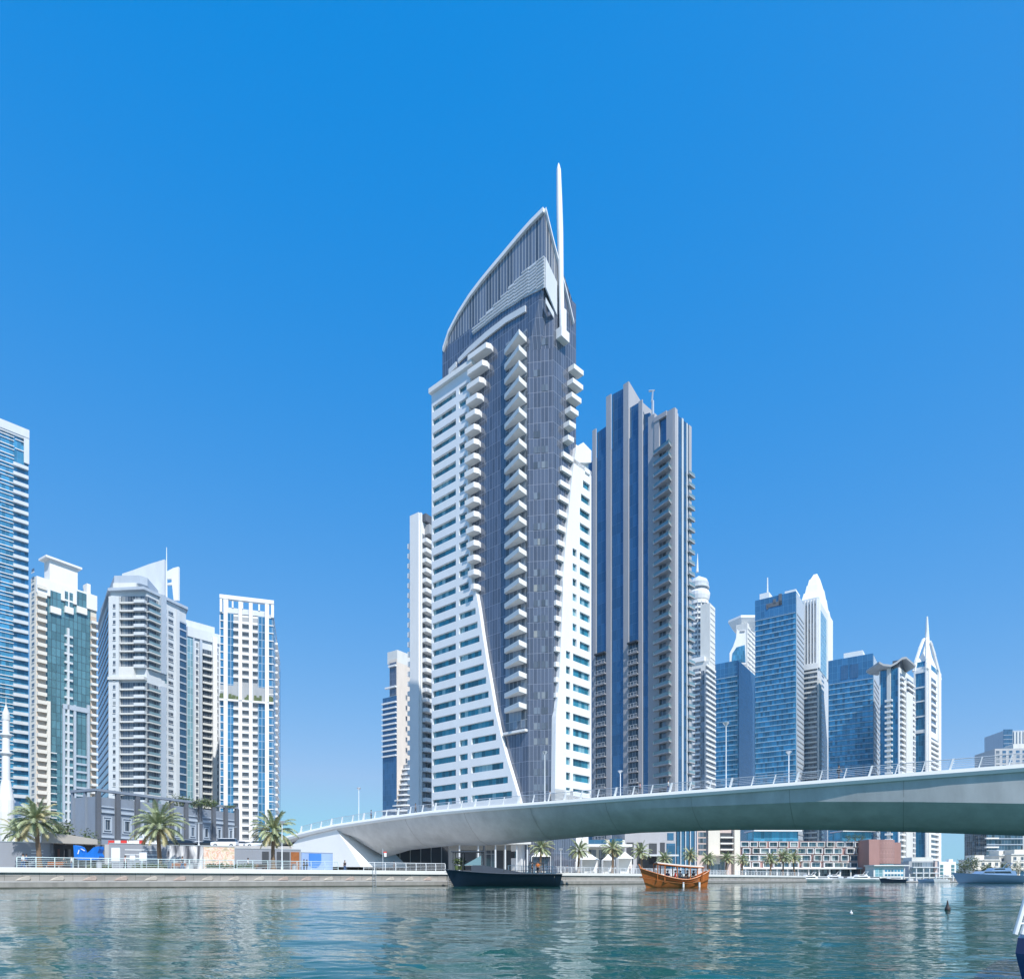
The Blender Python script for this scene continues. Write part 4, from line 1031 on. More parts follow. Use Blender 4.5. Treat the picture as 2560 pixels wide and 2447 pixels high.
    pier(root, A, 2003, 2044, zl + 3, zl - 1, M['white'], 1.8, 'belt')
    # tower under a curved roof
    root, A, B, zt, L, W = tower('curved_roof_tower', 'white and teal balcony tower under a drooping grey roof, left of the ribbed spire', 2249, 400, (-1, 1), 2199, 2284, 1668, M['offwhite'])
    fh = 3.4
    cw(root, A, 2200, 2217, zt, QZ, G['sky2'], .15); cw(root, A, 2228, 2246, zt, QZ, G['sky2'], .15); pier(root, A, 2218, 2227, zt + 1, QZ, M['offwhite'], .9)
    pier(root, A, 2199, 2201, zt, QZ, M['white'], .8); pier(root, A, 2246, 2249, zt, QZ, M['white'], .8)
    balcs(root, A, 2214, 2232, A.z(2214, 1742), 12, fh, M['white'], d=1.9, par='solid', h=.9, glaz='windark')
    balcs(root, B, 2249.6, 2259, zt - 3, 12, fh, M['white'], d=1.2, par='solid', h=.8, glaz='windark'); balcs(root, B, 2266, 2283, zt - 3, zt - 40, fh, M['white'], d=1.2, par='solid', h=.8, glaz='windark')
    pier(root, B, 2259.5, 2276, gz(1722, 400), QZ, M['offwhite'], 1.4, 'wall'); balcs(root, B, 2277, 2284, gz(1725, 400), 12, fh, M['white'], d=1.2, par='solid', h=.6, glaz='windark')
    pts = [(2195, 1655), (2206, 1661), (2225, 1663), (2240, 1655), (2252, 1645), (2262, 1643), (2272, 1651), (2286, 1664)]
    S = Face(A.p(A.t(2236), 1.5), (-1, .08)); mb = MB()
    for (a, ya), (b, yb) in zip(pts, pts[1:]):
        mb.fpoly(S, [(S.t(a), S.z(a, ya)), (S.t(b), S.z(b, yb)), (S.t(b), S.z(b, yb + 5)), (S.t(a), S.z(a, ya + 5))], -16, 1.5)
    mb.build('curved_roof', M['grey'], root)
    mb = MB(); mb.fb(A, A.t(2248), A.t(2203), zt, zt + 2.5, -12, -1); mb.fb(A, 0, A.t(2230), zt + 2.5, zt + 5, -12, -1); mb.build('roof_block', M['darkgrey'], root)
    # ribbed spire tower
    Y = 430; root, A, B, zt, L, W = tower('spired_tower', 'white and blue tower topped by curved white ribs and a needle spire', 2317, Y, (-1, 1), 2285, 2349, 1664, M['white'])
    cw(root, A, 2290, 2315, zt - 2, QZ, G['sky2'], .4)
    for y in (1671, 1714, 1749, 1787, 1822): pier(root, A, 2287, 2317, A.z(2317, y), A.z(2317, y) - (2.2 if y in (1671, 1822) else .9), M['white'], .8, 'ledge')
    pier(root, A, 2285, 2289, zt, QZ, M['white'], 1.0); pier(root, A, 2313.5, 2317.5, zt + 2, QZ, M['white'], 1.1); pier(root, B, 2317.8, 2323, zt + 2, QZ, M['white'], 1.1); pier(root, B, 2343, 2349, zt + 2, QZ, M['white'], 1.0)
    balcs(root, B, 2326, 2340, zt - 5, gz(1820, Y), 4.6, M['white'], d=1.0, par='none', glaz='windark', slab=1.3)
    balcs(root, B, 2323, 2343, gz(1836, Y), 12, 3.4, M['white'], d=1.2, par='none', glaz='windark', slab=1.3)
    u, v = A.u, B.u; K = A.o; cen = K + u * L / 2 + v * W / 2; zs = gz(1545, Y)
    cor = [K, K + u * L, K + u * L + v * W, K + v * W]
    mb = MB(); sq = lambda k: [p + (cen - p) * k for p in cor]
    mb.loft([[(p.x, p.y, zt) for p in sq(.03)], [(p.x, p.y, gz(1648, Y)) for p in sq(.16)]]); mb.build('crown_glass', G['sky2'], root, fix=True)
    mb = MB(); mb.loft([[(p.x, p.y, gz(1648, Y)) for p in sq(.2)], [(p.x, p.y, gz(1618, Y)) for p in sq(.62)], [(p.x, p.y, gz(1585, Y)) for p in sq(.86)], [(p.x, p.y, gz(1560, Y)) for p in sq(.93)]]); mb.build('spire_base', M['white'], root, fix=True)
    mb = MB(); mb.tube((cen.x, cen.y, gz(1590, Y)), (cen.x, cen.y, gz(1541, cen.y)), 1.6, .5); mb.build('needle', M['whitepaint'], root)
    for p in cor:
        mb = MB(); prev = None
        for k, y in ((-.02, 1672), (.12, 1648), (.42, 1612), (.66, 1588), (.78, 1580)):
            q = p + (cen - p) * k; q = (q.x, q.y, gz(y, Y))
            if prev: mb.tube(prev, q, 1.15, 1.0, 6)
            prev = q
        mb.build('rib', M['white'], root)
    # far right edge
    V = (-1, .12)
    root, A, B, zt, L, W = tower('far_tower', 'far blue-grey tower with upright ribs at the right edge above the bridge', 2640, 620, V, 2508, None, 1823, M['bluegrey'], m2=30)
    cw(root, A, 2508, 2531, A.z(2508, 1823), QZ, G['slate'], .3); fins(root, A, 2508, 2531, zt - 4, zt - 60, 4, M['bluegrey'], .5, .4)
    for a in range(2534, 2636, 8): pier(root, A, a, a + 3, zt - 1, QZ, M['offwhite'], .9)
    root, A, B, zt, L, W = tower('cream_block', 'low cream apartment block seen over the bridge railing at the right edge', 2630, 560, V, 2487, None, 1868, M['blockgrey'], m2=30, cat='building')
    for a in (2490, 2506, 2522, 2540, 2556): wins(root, A, a, a + 9, zt - 1, 40, 4.0, G['winsky'] if a > 2500 else G['windark'], 2.4)
    mb = MB(); mb.fb(A, A.t(2600), A.t(2535), zt, zt + 4, -12, -1); mb.build('penthouse', M['offwhite'], root)
G['bluetop'] = glass('blue_glass_crown', (.05, .19, .36), (.08, .24, .42), 3, 4.5, .06, var=.15, metal=.35)
G['sky2'] = glass('turquoise_glass', (.04, .2, .34), (.07, .22, .34), 1.4, 3.4, .06, var=.3, metal=.35)
M['blockgrey'] = mat('warm_beige_block', (.44, .45, .46), .8, var=.1)
M['glassedge'] = mat('pale_blue_slab_edge', (.36, .50, .62), .5, var=.15, objvar=.12)
right_towers()

# ------------------------------------------------------------------ planting
def frond(mb, base, az, el, L, rng, droop=1.0, m=0):
    mb.mi = m; n = 9; p = Vector(base); d = Vector((math.cos(az) * math.cos(el), math.sin(az) * math.cos(el), math.sin(el))); st = L / n; pts = [p.copy()]
    for i in range(n):
        d = (d + Vector((0, 0, -.17 * droop * (i + 1) / n * 1.6))).normalized(); p = p + d * st; pts.append(p.copy())
    side = Vector((-math.sin(az), math.cos(az), 0))
    for i in range(n):
        a, b = pts[i], pts[i + 1]; dd = (b - a).normalized(); up = side.cross(dd)
        w = .035 * (1 - i / n) + .012
        mb.add([a - side * w, a + side * w, b + side * w, b - side * w], [[0, 1, 2, 3]])
        if i == 0: continue
        for k in range(5):
            f = (i + k / 5) / n; c = a + (b - a) * (k / 5)
            ll = L * .19 * math.sin(math.pi * min(1, .12 + f * .86)) ** .6 + .05
            for s in (-1, 1):
                tip = c + side * s * ll * .72 + dd * ll * .62 + up * ll * (.30 + rng.uniform(-.25, .2)) - Vector((0, 0, ll * .25 * f))
                hw = .05
                mb.add([c - dd * hw, c + dd * hw, tip], [[0, 1, 2]])
def palm(px, Y, ytrunk, ybase, rad, seed, label, group, nf=54, zb=None):
    rng = random.Random(seed); zb = gz(ybase, Y) if zb is None else zb; x0 = gx(px, Y); zt = gz(ytrunk, Y); h = zt - zb
    root = thing('palm_tree', label, 'palm tree', (x0, Y, zb), group)
    mb = MB(); rings = []; lean = rng.uniform(-.075, .075); k = 16
    for i in range(k + 1):
        f = i / k; r = (.30 - .10 * f + .06 * (f > .86) + .10 * (f < .08)) * (1 + .06 * ((i * 7) % 3 - 1)); cx = x0 + lean * h * f + .12 * math.sin(f * 3 + seed)
        rings.append([(cx + r * math.cos(a), Y + r * math.sin(a), zb + h * f) for a in [2 * math.pi * j / 9 for j in range(9)]])
    mb.loft(rings); mb.build('trunk', M['trunk'], root, fix=True)
    c = Vector((x0 + lean * h + .12 * math.sin(3 + seed), Y, zt)); mb = MB()
    for i in range(nf):
        f = i / nf; az = i * 2.399 + rng.uniform(-.2, .2); el = R(78 - 105 * f ** .9 + rng.uniform(-8, 8))
        frond(mb, c + Vector((math.cos(az) * .15, math.sin(az) * .15, .25 - .5 * f)), az, el, rad * rng.uniform(.85, 1.1) * (1.08 if f < .8 else .9), rng, rng.uniform(.8, 1.25), 1 if (f > .86 or rng.random() < .12) else 0)
    mb.build('crown', [M['frond'], M['frondpale']], root)
    mb = MB()
    for i in range(10):
        az = i * .63; q = c + Vector((math.cos(az) * .34, math.sin(az) * .34, -.75)); mb.tube(c + Vector((math.cos(az) * .1, math.sin(az) * .1, .1)), q, .10, .16, 5)
    mb.build('leaf_bases', M['trunk'], root)
    return root
GL = 'palms on the left promenade'
palm(97, 80, 2052, 2160, 2.9, 1, 'tall date palm near the left edge, in front of the grey hoarding', GL, zb=QZ)
palm(42, 100, 2082, 2150, 2.9, 2, 'short bushy palm behind the tall one at the left edge', GL, nf=34, zb=QZ)
palm(402, 85, 2066, 2160, 3.4, 3, 'broad date palm with a thick trunk before the painted hoarding', GL, zb=QZ)
palm(686, 89, 2078, 2160, 3.0, 4, 'date palm beside the lamp post just left of the bridge abutment', GL, zb=QZ)
GR = 'palms on the right promenade'
rp = [(1352, 138, 2120, 2.7, 'palm under the bridge beside the stern of the navy boat'), (1447, 142, 2126, 2.6, 'palm between two white marquees under the bridge'), (1531, 146, 2122, 2.7, 'palm just left of the wooden dhow, by the white marquee'),
      (1604, 158, 2130, 2.6, 'palm rising behind the raised bow of the dhow'), (1664, 165, 2148, 2.2, 'short palm before the dark glass base of the striped tower'), (1722, 168, 2138, 2.2, 'round-headed palm above the stern half of the dhow'),
      (1771, 182, 2148, 2.3, 'slim palm at the left end of the tan building'), (1816, 186, 2146, 2.2, 'slim palm before the white wall of the tan building'), (1856, 195, 2150, 2.4, 'small palm at the left end of the box-framed building'),
      (1925, 205, 2148, 2.7, 'leftmost of three close palms before the box-framed building'), (1956, 205, 2142, 3.0, 'middle of three close palms before the box-framed building'), (1986, 212, 2144, 2.9, 'rightmost of three close palms before the box-framed building')]
for i, (px, Y, yt, r, lb) in enumerate(rp): palm(px, Y, yt, 0, r, 10 + i, lb, GR, nf=40, zb=QZ)
def leaves(mb, c, rx, ry, rz, n, s, rng):
    for i in range(n):
        a, b_ = rng.uniform(0, 6.283), math.acos(rng.uniform(-1, 1)); k = rng.random() ** .4
        lump = 1 + .22 * math.sin(3 * a + 2 * b_) + .15 * math.sin(7 * a - 3 * b_)
        p = Vector((c[0] + rx * k * lump * math.cos(a) * math.sin(b_), c[1] + ry * k * lump * math.sin(a) * math.sin(b_), c[2] + rz * k * lump * math.cos(b_)))
        u = Vector((rng.uniform(-1, 1), rng.uniform(-1, 1), rng.uniform(-.6, .6))).normalized() * s; v = Vector((rng.uniform(-1, 1), rng.uniform(-1, 1), rng.uniform(-1, 1))).normalized() * s * .6
        mb.add([p - u, p - v, p + u, p + v], [[0, 1, 2, 3]])
def shrub(px, Y, ytop, zb, rx, label, name='shrub', cat='shrub', group=None, n=420, seed=0, trunk=False):
    rng = random.Random(seed); x = gx(px, Y); zt = gz(ytop, Y); h = (zt - zb)
    root = thing(name, label, cat, (x, Y, zb), group)
    mb = MB(); zc = zb + h * (.62 if trunk else .5)
    leaves(mb, (x, Y, zc), rx, rx * .8, h * (.40 if trunk else .5), n, .22 if rx < 3 else .36, rng); mb.build('crown' if trunk else 'foliage', M['leaf'], root)
    mb = MB()
    if trunk:
        mb.tube((x, Y, zb), (x + .2, Y, zb + h * .45), .22, .13)
        for i in range(5): a = i * 1.3; mb.tube((x + .2, Y, zb + h * .4), (x + math.cos(a) * rx * .6, Y + math.sin(a) * rx * .5, zb + h * .75), .1, .04, 5)
    else:
        for i in range(5): a = i * 1.3; mb.tube((x, Y, zb), (x + math.cos(a) * rx * .4, Y + math.sin(a) * rx * .3, zb + h * .5), .05, .03, 5)
    mb.build('trunk' if trunk else 'stems', M['trunk'], root)
    return root

# ------------------------------------------------------------------ left bank: podium, mosque, street
def podium():
    K = Vector((gx(240, 215), 215)); A = Face(K, (.42, 1)); B = Face(K, (-1, .42)); L = A.t(592); W = B.t(181)
    zt = A.z(240, 1990); zf = A.z(240, 1971); m = M['podium']
    root = thing('podium_building', 'low grey podium building with dark pilasters, framed square panels and a roof frame', 'building', (K.x, K.y, UZ))
    q = [K, K + A.u * L, K + A.u * L + B.u * W, K + B.u * W]
    mb = MB(); mb.prism([(p.x, p.y) for p in q], UZ - .2, zt); mb.build('wall', m, root)
    cols = [243, 292, 341, 386, 427, 463, 498, 532, 562, 590]
    for c in cols:
        w = 5 if c < 400 else 4; pier(root, A, c - w, c + w, zf - .8, UZ, M['darkgrey'], .9, 'pilaster')
    pier(root, A, 240, 592, zf, zf - .79, M['podium'], 1.0, 'roof_frame', -1.0)
    for c in (181, 212): tb = B.t(c); mb = MB(); mb.fb(B, max(0, tb - 1), tb, UZ, zf - .8, .0, .6); mb.build('pilaster', M['podium'], root)
    mb = MB(); mb.fb(B, -.9, W, zf - .79, zf, -1, .9); mb.build('roof_frame', M['podium'], root)
    for a, b in zip(cols, cols[1:]):
        ta, tb = A.t(a) + 1.2, A.t(b) - 1.2; c = (ta + tb) / 2; w = min(2.6, (tb - ta) * .36); zc = zt - 9.0; h = 2.7
        mb = MB()
        for k, d in ((1.0, .25), (.72, .42)):
            t = .3
            mb.fb(A, c - w * k, c + w * k, zc + h * k - t, zc + h * k, .01, d); mb.fb(A, c - w * k, c + w * k, zc - h * k, zc - h * k + t, .01, d)
            mb.fb(A, c - w * k, c - w * k + t, zc - h * k + t, zc + h * k - t, .01, d); mb.fb(A, c + w * k - t, c + w * k, zc - h * k + t, zc + h * k - t, .01, d)
        mb.build('panel_frame', M['bluegrey'], root)
        mb = MB(); mb.fb(A, c - w * .6, c + w * .6, zc - h * .6, zc + h * .6, .01, .08); mb.build('window', G['windark'], root)
        for za, zb_, d in ((h + 1.2, h + 2.0, .5), (h + 3.0, h + 3.4, .35), (-h - 1.6, -h - .9, .4)): mb = MB(); mb.fb(A, ta, tb, zc + za, zc + zb_, .01, d); mb.build('moulding', M['bluegrey'], root)
    for i, (px, yt, r) in enumerate(((440, 1985, 3.5), (462, 1990, 3), (486, 1998, 3.5), (512, 1990, 3.2), (528, 1996, 3), (575, 2012, 2.4))):
        shrub(px, 250, yt, zt, r, 'bushy green roof plant on the grey podium, ' + ('nearest the faceted tower', 'second from the faceted tower', 'in the middle of the row', 'before the slim pale tower', 'before the tall pier of the slim tower', 'beside the white tower')[i], group='plants on the podium roof', seed=i, n=300)
M['podium'] = mat('podium_grey', (.22, .26, .32), .75, var=.12)
podium()
def mosque():
    Y = 190; x = gx(15, Y); k = Y / F; z = lambda y: gz(y, Y)
    root = thing('minaret', 'slender white minaret with two ringed galleries at the left edge', 'minaret', (x, Y, UZ))
    mb = MB(); mb.lathe((x, Y), [(5.6 * k * 2, UZ), (11 * k * 1.6, z(2030)), (17 * k, z(2000)), (11 * k, z(1960)), (8.8 * k, z(1950)), (8.4 * k, z(1890)), (8.0 * k, z(1850)), (7.4 * k, z(1838)), (7.6 * k, z(1800))], 18); mb.smooth = False; mb.build('shaft', M['white'], root, fix=True)
    for y in (1884, 1838): mb = MB(); mb.lathe((x, Y), [(8 * k, z(y + 7)), (13 * k, z(y)), (13 * k, z(y - 4)), (9 * k, z(y - 4))], 18); mb.build('gallery', M['white'], root, fix=True)
    mb = MB(); mb.lathe((x, Y), [(8.6 * k, z(1800)), (8.0 * k, z(1786)), (4 * k, z(1772)), (1.2 * k, z(1762)), (.7 * k, z(1755)), (.1 * k, z(1738))], 18); mb.build('finial', M['offwhite'], root, fix=True)
    r2 = thing('mosque', 'low grey-white mosque hall below the minaret at the left edge', 'mosque', (gx(5, 196), 196, UZ))
    mb = MB(); mb.box(gx(-160, 200), gx(44, 200), 200, 225, UZ - .2, gz(2040, 200)); mb.build('wall', M['pale'], r2)
    mb = MB(); mb.lathe((gx(-20, 205), 205), [(9, gz(2040, 205)), (8.6, gz(2020, 205)), (6.5, gz(2000, 205)), (3, gz(1988, 205)), (.2, gz(1980, 205))], 20); mb.build('dome', M['pale'], r2, fix=True)
    for i, px in enumerate((-30, -8, 14, 34)):
        mb = MB(); xx = gx(px, 200); pr = [(-1.1, gz(2100, 200)), (1.1, gz(2100, 200)), (1.1, gz(2072, 200)), (.7, gz(2063, 200)), (0, gz(2058, 200)), (-.7, gz(2063, 200)), (-1.1, gz(2072, 200))]
        mb.solid([(xx + a, 199.95, b) for a, b in pr], [(xx + a, 200.1, b) for a, b in pr]); mb.build('arched_window', G['windark'], r2)
mosque()
# promenade hoarding line
HP = [Vector((gx(p, y), y)) for p, y in ((-80, 79), (130, 84), (262, 87), (430, 91), (600, 95), (760, 99), (835, 103))]
def hoard(name, label, cat, a, b, m, ztop, parts=None, group=None, thick=.18):
    f = Face(Vector((gx(a[0], a[1]), a[1])), Vector((gx(b[0], b[1]) - gx(a[0], a[1]), b[1] - a[1]))); L = (Vector((gx(b[0], b[1]), b[1])) - f.o).length
    root = thing(name, label, cat, (f.o.x, f.o.y, QZ), group)
    mb = MB(); mb.fb(f, 0, L, QZ, ztop, -thick, 0); mb.build('panel', m, root)
    mb = MB(); mb.fb(f, 0, L, ztop + .001, ztop + .08, -thick - .04, .05); mb.build('cap', M['steel'], root)
    return root, f, L
h1, f1, L1 = hoard('hoarding', 'plain grey hoarding at the left edge behind the tall palm', 'hoarding', (-90, 78), (130, 84), M['hoarding'], gz(2105, 82))
for k in range(5):
    mb = MB(); z = 3.0 + k * .38; t = f1.t(78); mb.fb(f1, t, f1.t(108), z, z + .12, .01, .03); mb.build('stripe', M['louvre'], h1)
h2, f2, L2 = hoard('hoarding', 'grey hoarding with thin pale lines, between the kiosk and the broad palm', 'hoarding', (272, 87.5), (418, 91), M['hoarding'], gz(2109, 89))
for y in (2125, 2137, 2146):
    mb = MB(); z = gz(y, 89); mb.fb(f2, f2.t(312), f2.t(398), z, z + .16, .01, .03); mb.build('stripe', M['louvre'], h2)
def mural_a():
    m, t, b = nt('draped_mural'); L = t.links.new; tc = N(t, 'ShaderNodeTexCoord'); mp = N(t, 'ShaderNodeMapping'); mp.inputs['Scale'].default_value = (.9, .18, .18); L(tc.outputs['UV'], mp.inputs[0])
    no = N(t, 'ShaderNodeTexNoise', Scale=1.6, Detail=2.0, Distortion=.6); L(mp.outputs[0], no.inputs['Vector'])
    cr = N(t, 'ShaderNodeValToRGB'); e = cr.color_ramp.elements; e[0].position = .36; e[0].color = (.05, .055, .07, 1); e[1].position = .62; e[1].color = (.72, .71, .70, 1); k = e.new(.47); k.color = (.27, .28, .31, 1); L(no.outputs[0], cr.inputs[0]); L(cr.outputs[0], b.inputs['Base Color']); b.inputs['Roughness'].default_value = .6
    return m
def mural_b():
    m, t, b = nt('warm_blotched_mural'); L = t.links.new; tc = N(t, 'ShaderNodeTexCoord')
    no = N(t, 'ShaderNodeTexNoise', Scale=1.1, Detail=5.0, Distortion=.8); L(tc.outputs['UV'], no.inputs['Vector'])
    cr = N(t, 'ShaderNodeValToRGB'); e = cr.color_ramp.elements; e[0].position = .3; e[0].color = (.40, .32, .26, 1); e[1].position = .68; e[1].color = (.72, .60, .50, 1)
    for p_, c in ((.42, (.62, .50, .32, 1)), (.5, (.70, .62, .56, 1)), (.56, (.60, .33, .20, 1)), (.62, (.72, .55, .48, 1))): k = e.new(p_); k.color = c
    L(no.outputs[0], cr.inputs[0]); L(cr.outputs[0], b.inputs['Base Color']); b.inputs['Roughness'].default_value = .6
    return m
hoard('hoarding', 'hoarding painted with grey and white drapes, right of the broad palm', 'hoarding', (418.5, 91), (508, 93), mural_a(), gz(2113, 92))
hoard('hoarding', 'hoarding with a warm cream and orange picture below the parked cars', 'hoarding', (509, 93), (586, 95), mural_b(), gz(2116, 94))
h5, f5, L5 = hoard('hoarding', 'plain grey hoarding behind the palm left of the abutment', 'hoarding', (587, 95), (752, 99), M['hoarding'], gz(2122, 97))
for a, b in ((655, 672), (692, 724), (727, 748)): mb = MB(); mb.fb(f5, f5.t(a), f5.t(b), QZ + .1, gz(2128, 97), .01, .06); mb.build('window', M['dark'] if a != 727 else M['wooddark'], h5)
h6, f6, L6 = hoard('hoarding', 'pale blue hoarding with a bright blue panel, in front of the white abutment', 'hoarding', (754, 100), (832, 103), M['paleblue'], gz(2131, 101))
mb = MB(); z0 = QZ + .6; z1 = gz(2132, 101)
mb.fpoly(f6, [(f6.t(772), z1 - .05), (f6.t(803), z1 - .05), (f6.t(803), z0 + .9), (f6.t(797), z0 + .3), (f6.t(788), z0), (f6.t(776), z0 + .2), (f6.t(772), z0 + .4)], .01, .04); mb.build('blue_panel', M['blueboard'], h6)
# kiosk with a deep awning
def kiosk():
    Y = 85; f = Face(Vector((gx(128, 83.5), 83.5)), Vector((gx(262, 87) - gx(128, 83.5), 3.5))); L = f.t(262); zt = gz(2107, 84)
    root = thing('kiosk', 'open dark kiosk under a thick grey-beige awning beside the tall palm', 'kiosk', (f.o.x, f.o.y, QZ))
    mb = MB(); mb.fb(f, 0, L, QZ, zt + .2, -4.2, -3.9); mb.fb(f, 0, .25, QZ, zt, -3.9, -.2); mb.fb(f, L - .25, L, QZ, zt, -3.9, -.2); mb.build('wall', M['darkgrey'], root)
    mb = MB(); mb.fpoly(f, [(f.t(104), zt), (f.t(243), zt - .05), (f.t(243), zt + .6), (f.t(170), zt + 1.1), (f.t(104), zt + 1.25)], -4.3, .5); mb.build('awning', M['awning'], root)
    for a in (136, 160, 185, 210, 232): mb = MB(); mb.fb(f, f.t(a), f.t(a + 1.6), QZ, zt - .001, -.4, -.25); mb.build('post', M['dark'], root)
    mb = MB(); mb.fb(f, f.t(135), f.t(186), QZ, QZ + 1.1, -1.2, -.6); mb.build('counter', M['dark'], root)
    for a, m in ((148, 'terracotta'), (166, 'navygrey'), (176, 'slate')): mb = MB(); mb.fb(f, f.t(a), f.t(a + 6), QZ + 1.3, zt - .6, -3.88, -3.8); mb.build('poster', M[m], root)
kiosk()
# blue playground sheet, boards and boxes on the promenade
def blue_sheet():
    Y = 80; root = thing('blue_play_structure', 'bright blue angular play structure in front of the kiosk', 'play structure', (gx(220, Y), Y, QZ))
    def pp(pts, y0, y1, nm, m):
        mb = MB(); mb.solid([(gx(a, Y), Y + y0, gz(b, Y)) for a, b in pts], [(gx(a, Y), Y + y1, gz(b, Y)) for a, b in pts]); mb.build(nm, m, root)
    pp([(190, 2112), (198, 2114), (205, 2117), (209, 2124), (212, 2131), (222, 2133), (227, 2130), (240, 2118), (253, 2115), (254, 2122), (250, 2132), (255, 2140), (252, 2147), (236, 2149), (206, 2149), (192, 2145)], -.5, .5, 'body', M['tarp'])
    pp([(208, 2121), (211, 2121), (220, 2126), (218, 2127)], -.56, -.51, 'panel', M['white']); pp([(201, 2134), (204, 2124), (206, 2125), (203, 2135)], -.56, -.51, 'panel', M['white'])
    for a in (196, 215, 246): mb = MB(); mb.tube((gx(a, Y), Y, QZ), (gx(a, Y), Y, gz(2146, Y)), .07); mb.build('leg', M['steel'], root)
blue_sheet()
def board(px0, px1, y0, y1, Y, label, name='notice_board', m='white', legs=True, cat='board'):
    root = thing(name, label, cat, (gx((px0 + px1) / 2, Y), Y, QZ)); z0 = max(QZ + .01, gz(y1, Y))
    mb = MB(); mb.box(gx(px0, Y), gx(px1, Y), Y - .06, Y + .06, z0, gz(y0, Y)); mb.build('panel', M[m], root)
    mb = MB(); mb.box(gx(px0, Y) - .04, gx(px1, Y) + .04, Y - .08, Y + .08, gz(y0, Y) + .001, gz(y0, Y) + .07); mb.build('frame', M['steel'], root)
    for p in (px0 + 1.5, px1 - 1.5):
        mb = MB(); mb.tube((gx(p, Y), Y + .1, QZ), (gx(p, Y), Y + .1, gz(y0, Y)), .04, n=6); mb.build('leg', M['steel'], root)
    return root
board(279, 300, 2118, 2152, 78, 'tall white notice board right of the blue play structure')
board(325, 338, 2137, 2149, 78, 'smaller white sign on legs near the railing', 'small_sign'); board(349, 367, 2130, 2150, 78, 'larger square white sign left of the broad palm', 'small_sign')
def street_sign():
    Y = 128; root = thing('street_sign', 'wide white street sign on two posts behind the hoarding, before the grey podium', 'sign', (gx(362, Y), Y, UZ))
    mb = MB(); mb.box(gx(342, Y), gx(382, Y), Y - .1, Y, gz(2099, Y), gz(2084, Y)); mb.build('panel', M['white'], root)
    for a, b, m in ((346, 358, 'bluegrey'), (361, 368, 'grey'), (370, 379, 'bluegrey')):
        mb = MB(); mb.box(gx(a, Y), gx(b, Y), Y - .13, Y - .101, gz(2094, Y), gz(2089, Y)); mb.build('lettering', M[m], root)
    for p in (347, 381): mb = MB(); mb.tube((gx(p, Y), Y + .08, UZ), (gx(p, Y), Y + .08, gz(2078 if p > 370 else 2086, Y)), .07); mb.build('post', M['whitepaint'], root)
street_sign()
# plastic road barriers on the terrace edge
bl = {0: ('red', 'leftmost'), 2: ('red', 'second red'), 4: ('red', 'third red')}
for i in range(8):
    px = 279 + i * 15.5; Y = 123.0; x = gx(px, Y); red = i in (0, 2, 5)
    root = thing('road_barrier', ('red' if red else 'white') + ' plastic road barrier on the street edge, ' + ('first', 'second', 'third', 'fourth', 'fifth', 'sixth', 'seventh', 'eighth')[i] + ' from the left of the row', 'barrier', (x, Y, UZ), 'road barriers above the hoarding')
    mb = MB(); pr = [(-.35, UZ), (.35, UZ), (.3, UZ + .25), (.12, UZ + .55), (.12, UZ + 1.0), (-.12, UZ + 1.0), (-.12, UZ + .55), (-.3, UZ + .25)]
    mb.solid([(x - .53, Y + a, b) for a, b in pr], [(x + .53, Y + a, b) for a, b in pr]); mb.build('body', M['redpaint'] if red else M['white'], root)
    mb = MB(); mb.tube((x - .56, Y, UZ + .3), (x - .56, Y, UZ + .85), .05, n=6); mb.build('coupling', M['darkgrey'], root)
street_lamp((gx(705, 87), 87, QZ), gz(2054, 87) - QZ, 'white lamp post on the left promenade beside the palm', 'lamp posts on the left bank')
street_lamp((gx(497, 126), 126, UZ), gz(2057, 126) - UZ, 'two-armed lamp post behind the drapes mural', 'lamp posts on the left bank', 'arm')
street_lamp((gx(583, 132), 132, UZ), gz(2067, 132) - UZ, 'two-armed lamp post before the right end of the podium', 'lamp posts on the left bank', 'arm')
street_lamp((gx(1402, 128), 128, QZ), gz(2122, 128) - QZ, 'lamp post under the bridge, right of the navy boat', 'lamp posts on the right bank')
# hedges and planters at the foot of the hoardings
for i, (a, b, lb) in enumerate(((330, 415, 'clipped hedge before the pale-lined hoarding'), (518, 560, 'low hedge below the orange picture'), (562, 640, 'low hedge before the plain grey hoarding'), (215, 275, 'low hedge behind the railing by the blue play structure'))):
    Y = 84 + i; rng = random.Random(i); root = thing('hedge', lb, 'hedge', (gx(a, Y), Y, QZ), 'hedges on the promenade'); mb = MB(); n = 8
    for k in range(n): leaves(mb, (gx(a + (b - a) * (k + .5) / n, Y), Y, QZ + .5), (gx(b, Y) - gx(a, Y)) / n * .7, .5, .45, 70, .14, rng)
    mb.build('foliage', M['leaf'], root); mb = MB(); mb.box(gx(a, Y), gx(b, Y), Y - .5, Y + .5, QZ, QZ + .35); mb.build('planter', M['pave'], root)
shrub(222, 140, 2074, UZ, 2.4, 'yellow-green shrub at the foot of the podium corner', seed=31); shrub(150, 150, 2052, UZ, 3.4, 'dark tree behind the kiosk awning', 'tree', 'tree', seed=32, trunk=True, n=700)
for i, px in enumerate((17, 39)):
    Y = 128; x = gx(px, Y); root = thing('tent', 'small white domed tent behind the hoarding, ' + ('left of the pair', 'right of the pair')[i], 'tent', (x, Y, UZ), 'domed tents'); mb = MB(); mb.lathe((x, Y), [(.62, UZ), (.62, gz(2104, Y)), (.5, gz(2096, Y)), (.25, gz(2091, Y)), (.03, gz(2089, Y))], 14); mb.build('canvas', M['canvas'], root, fix=True)
    mb = MB(); mb.box(x - .2, x + .2, Y - .68, Y - .6, UZ, UZ + 1.2); mb.build('flap', M['offwhite'], root)

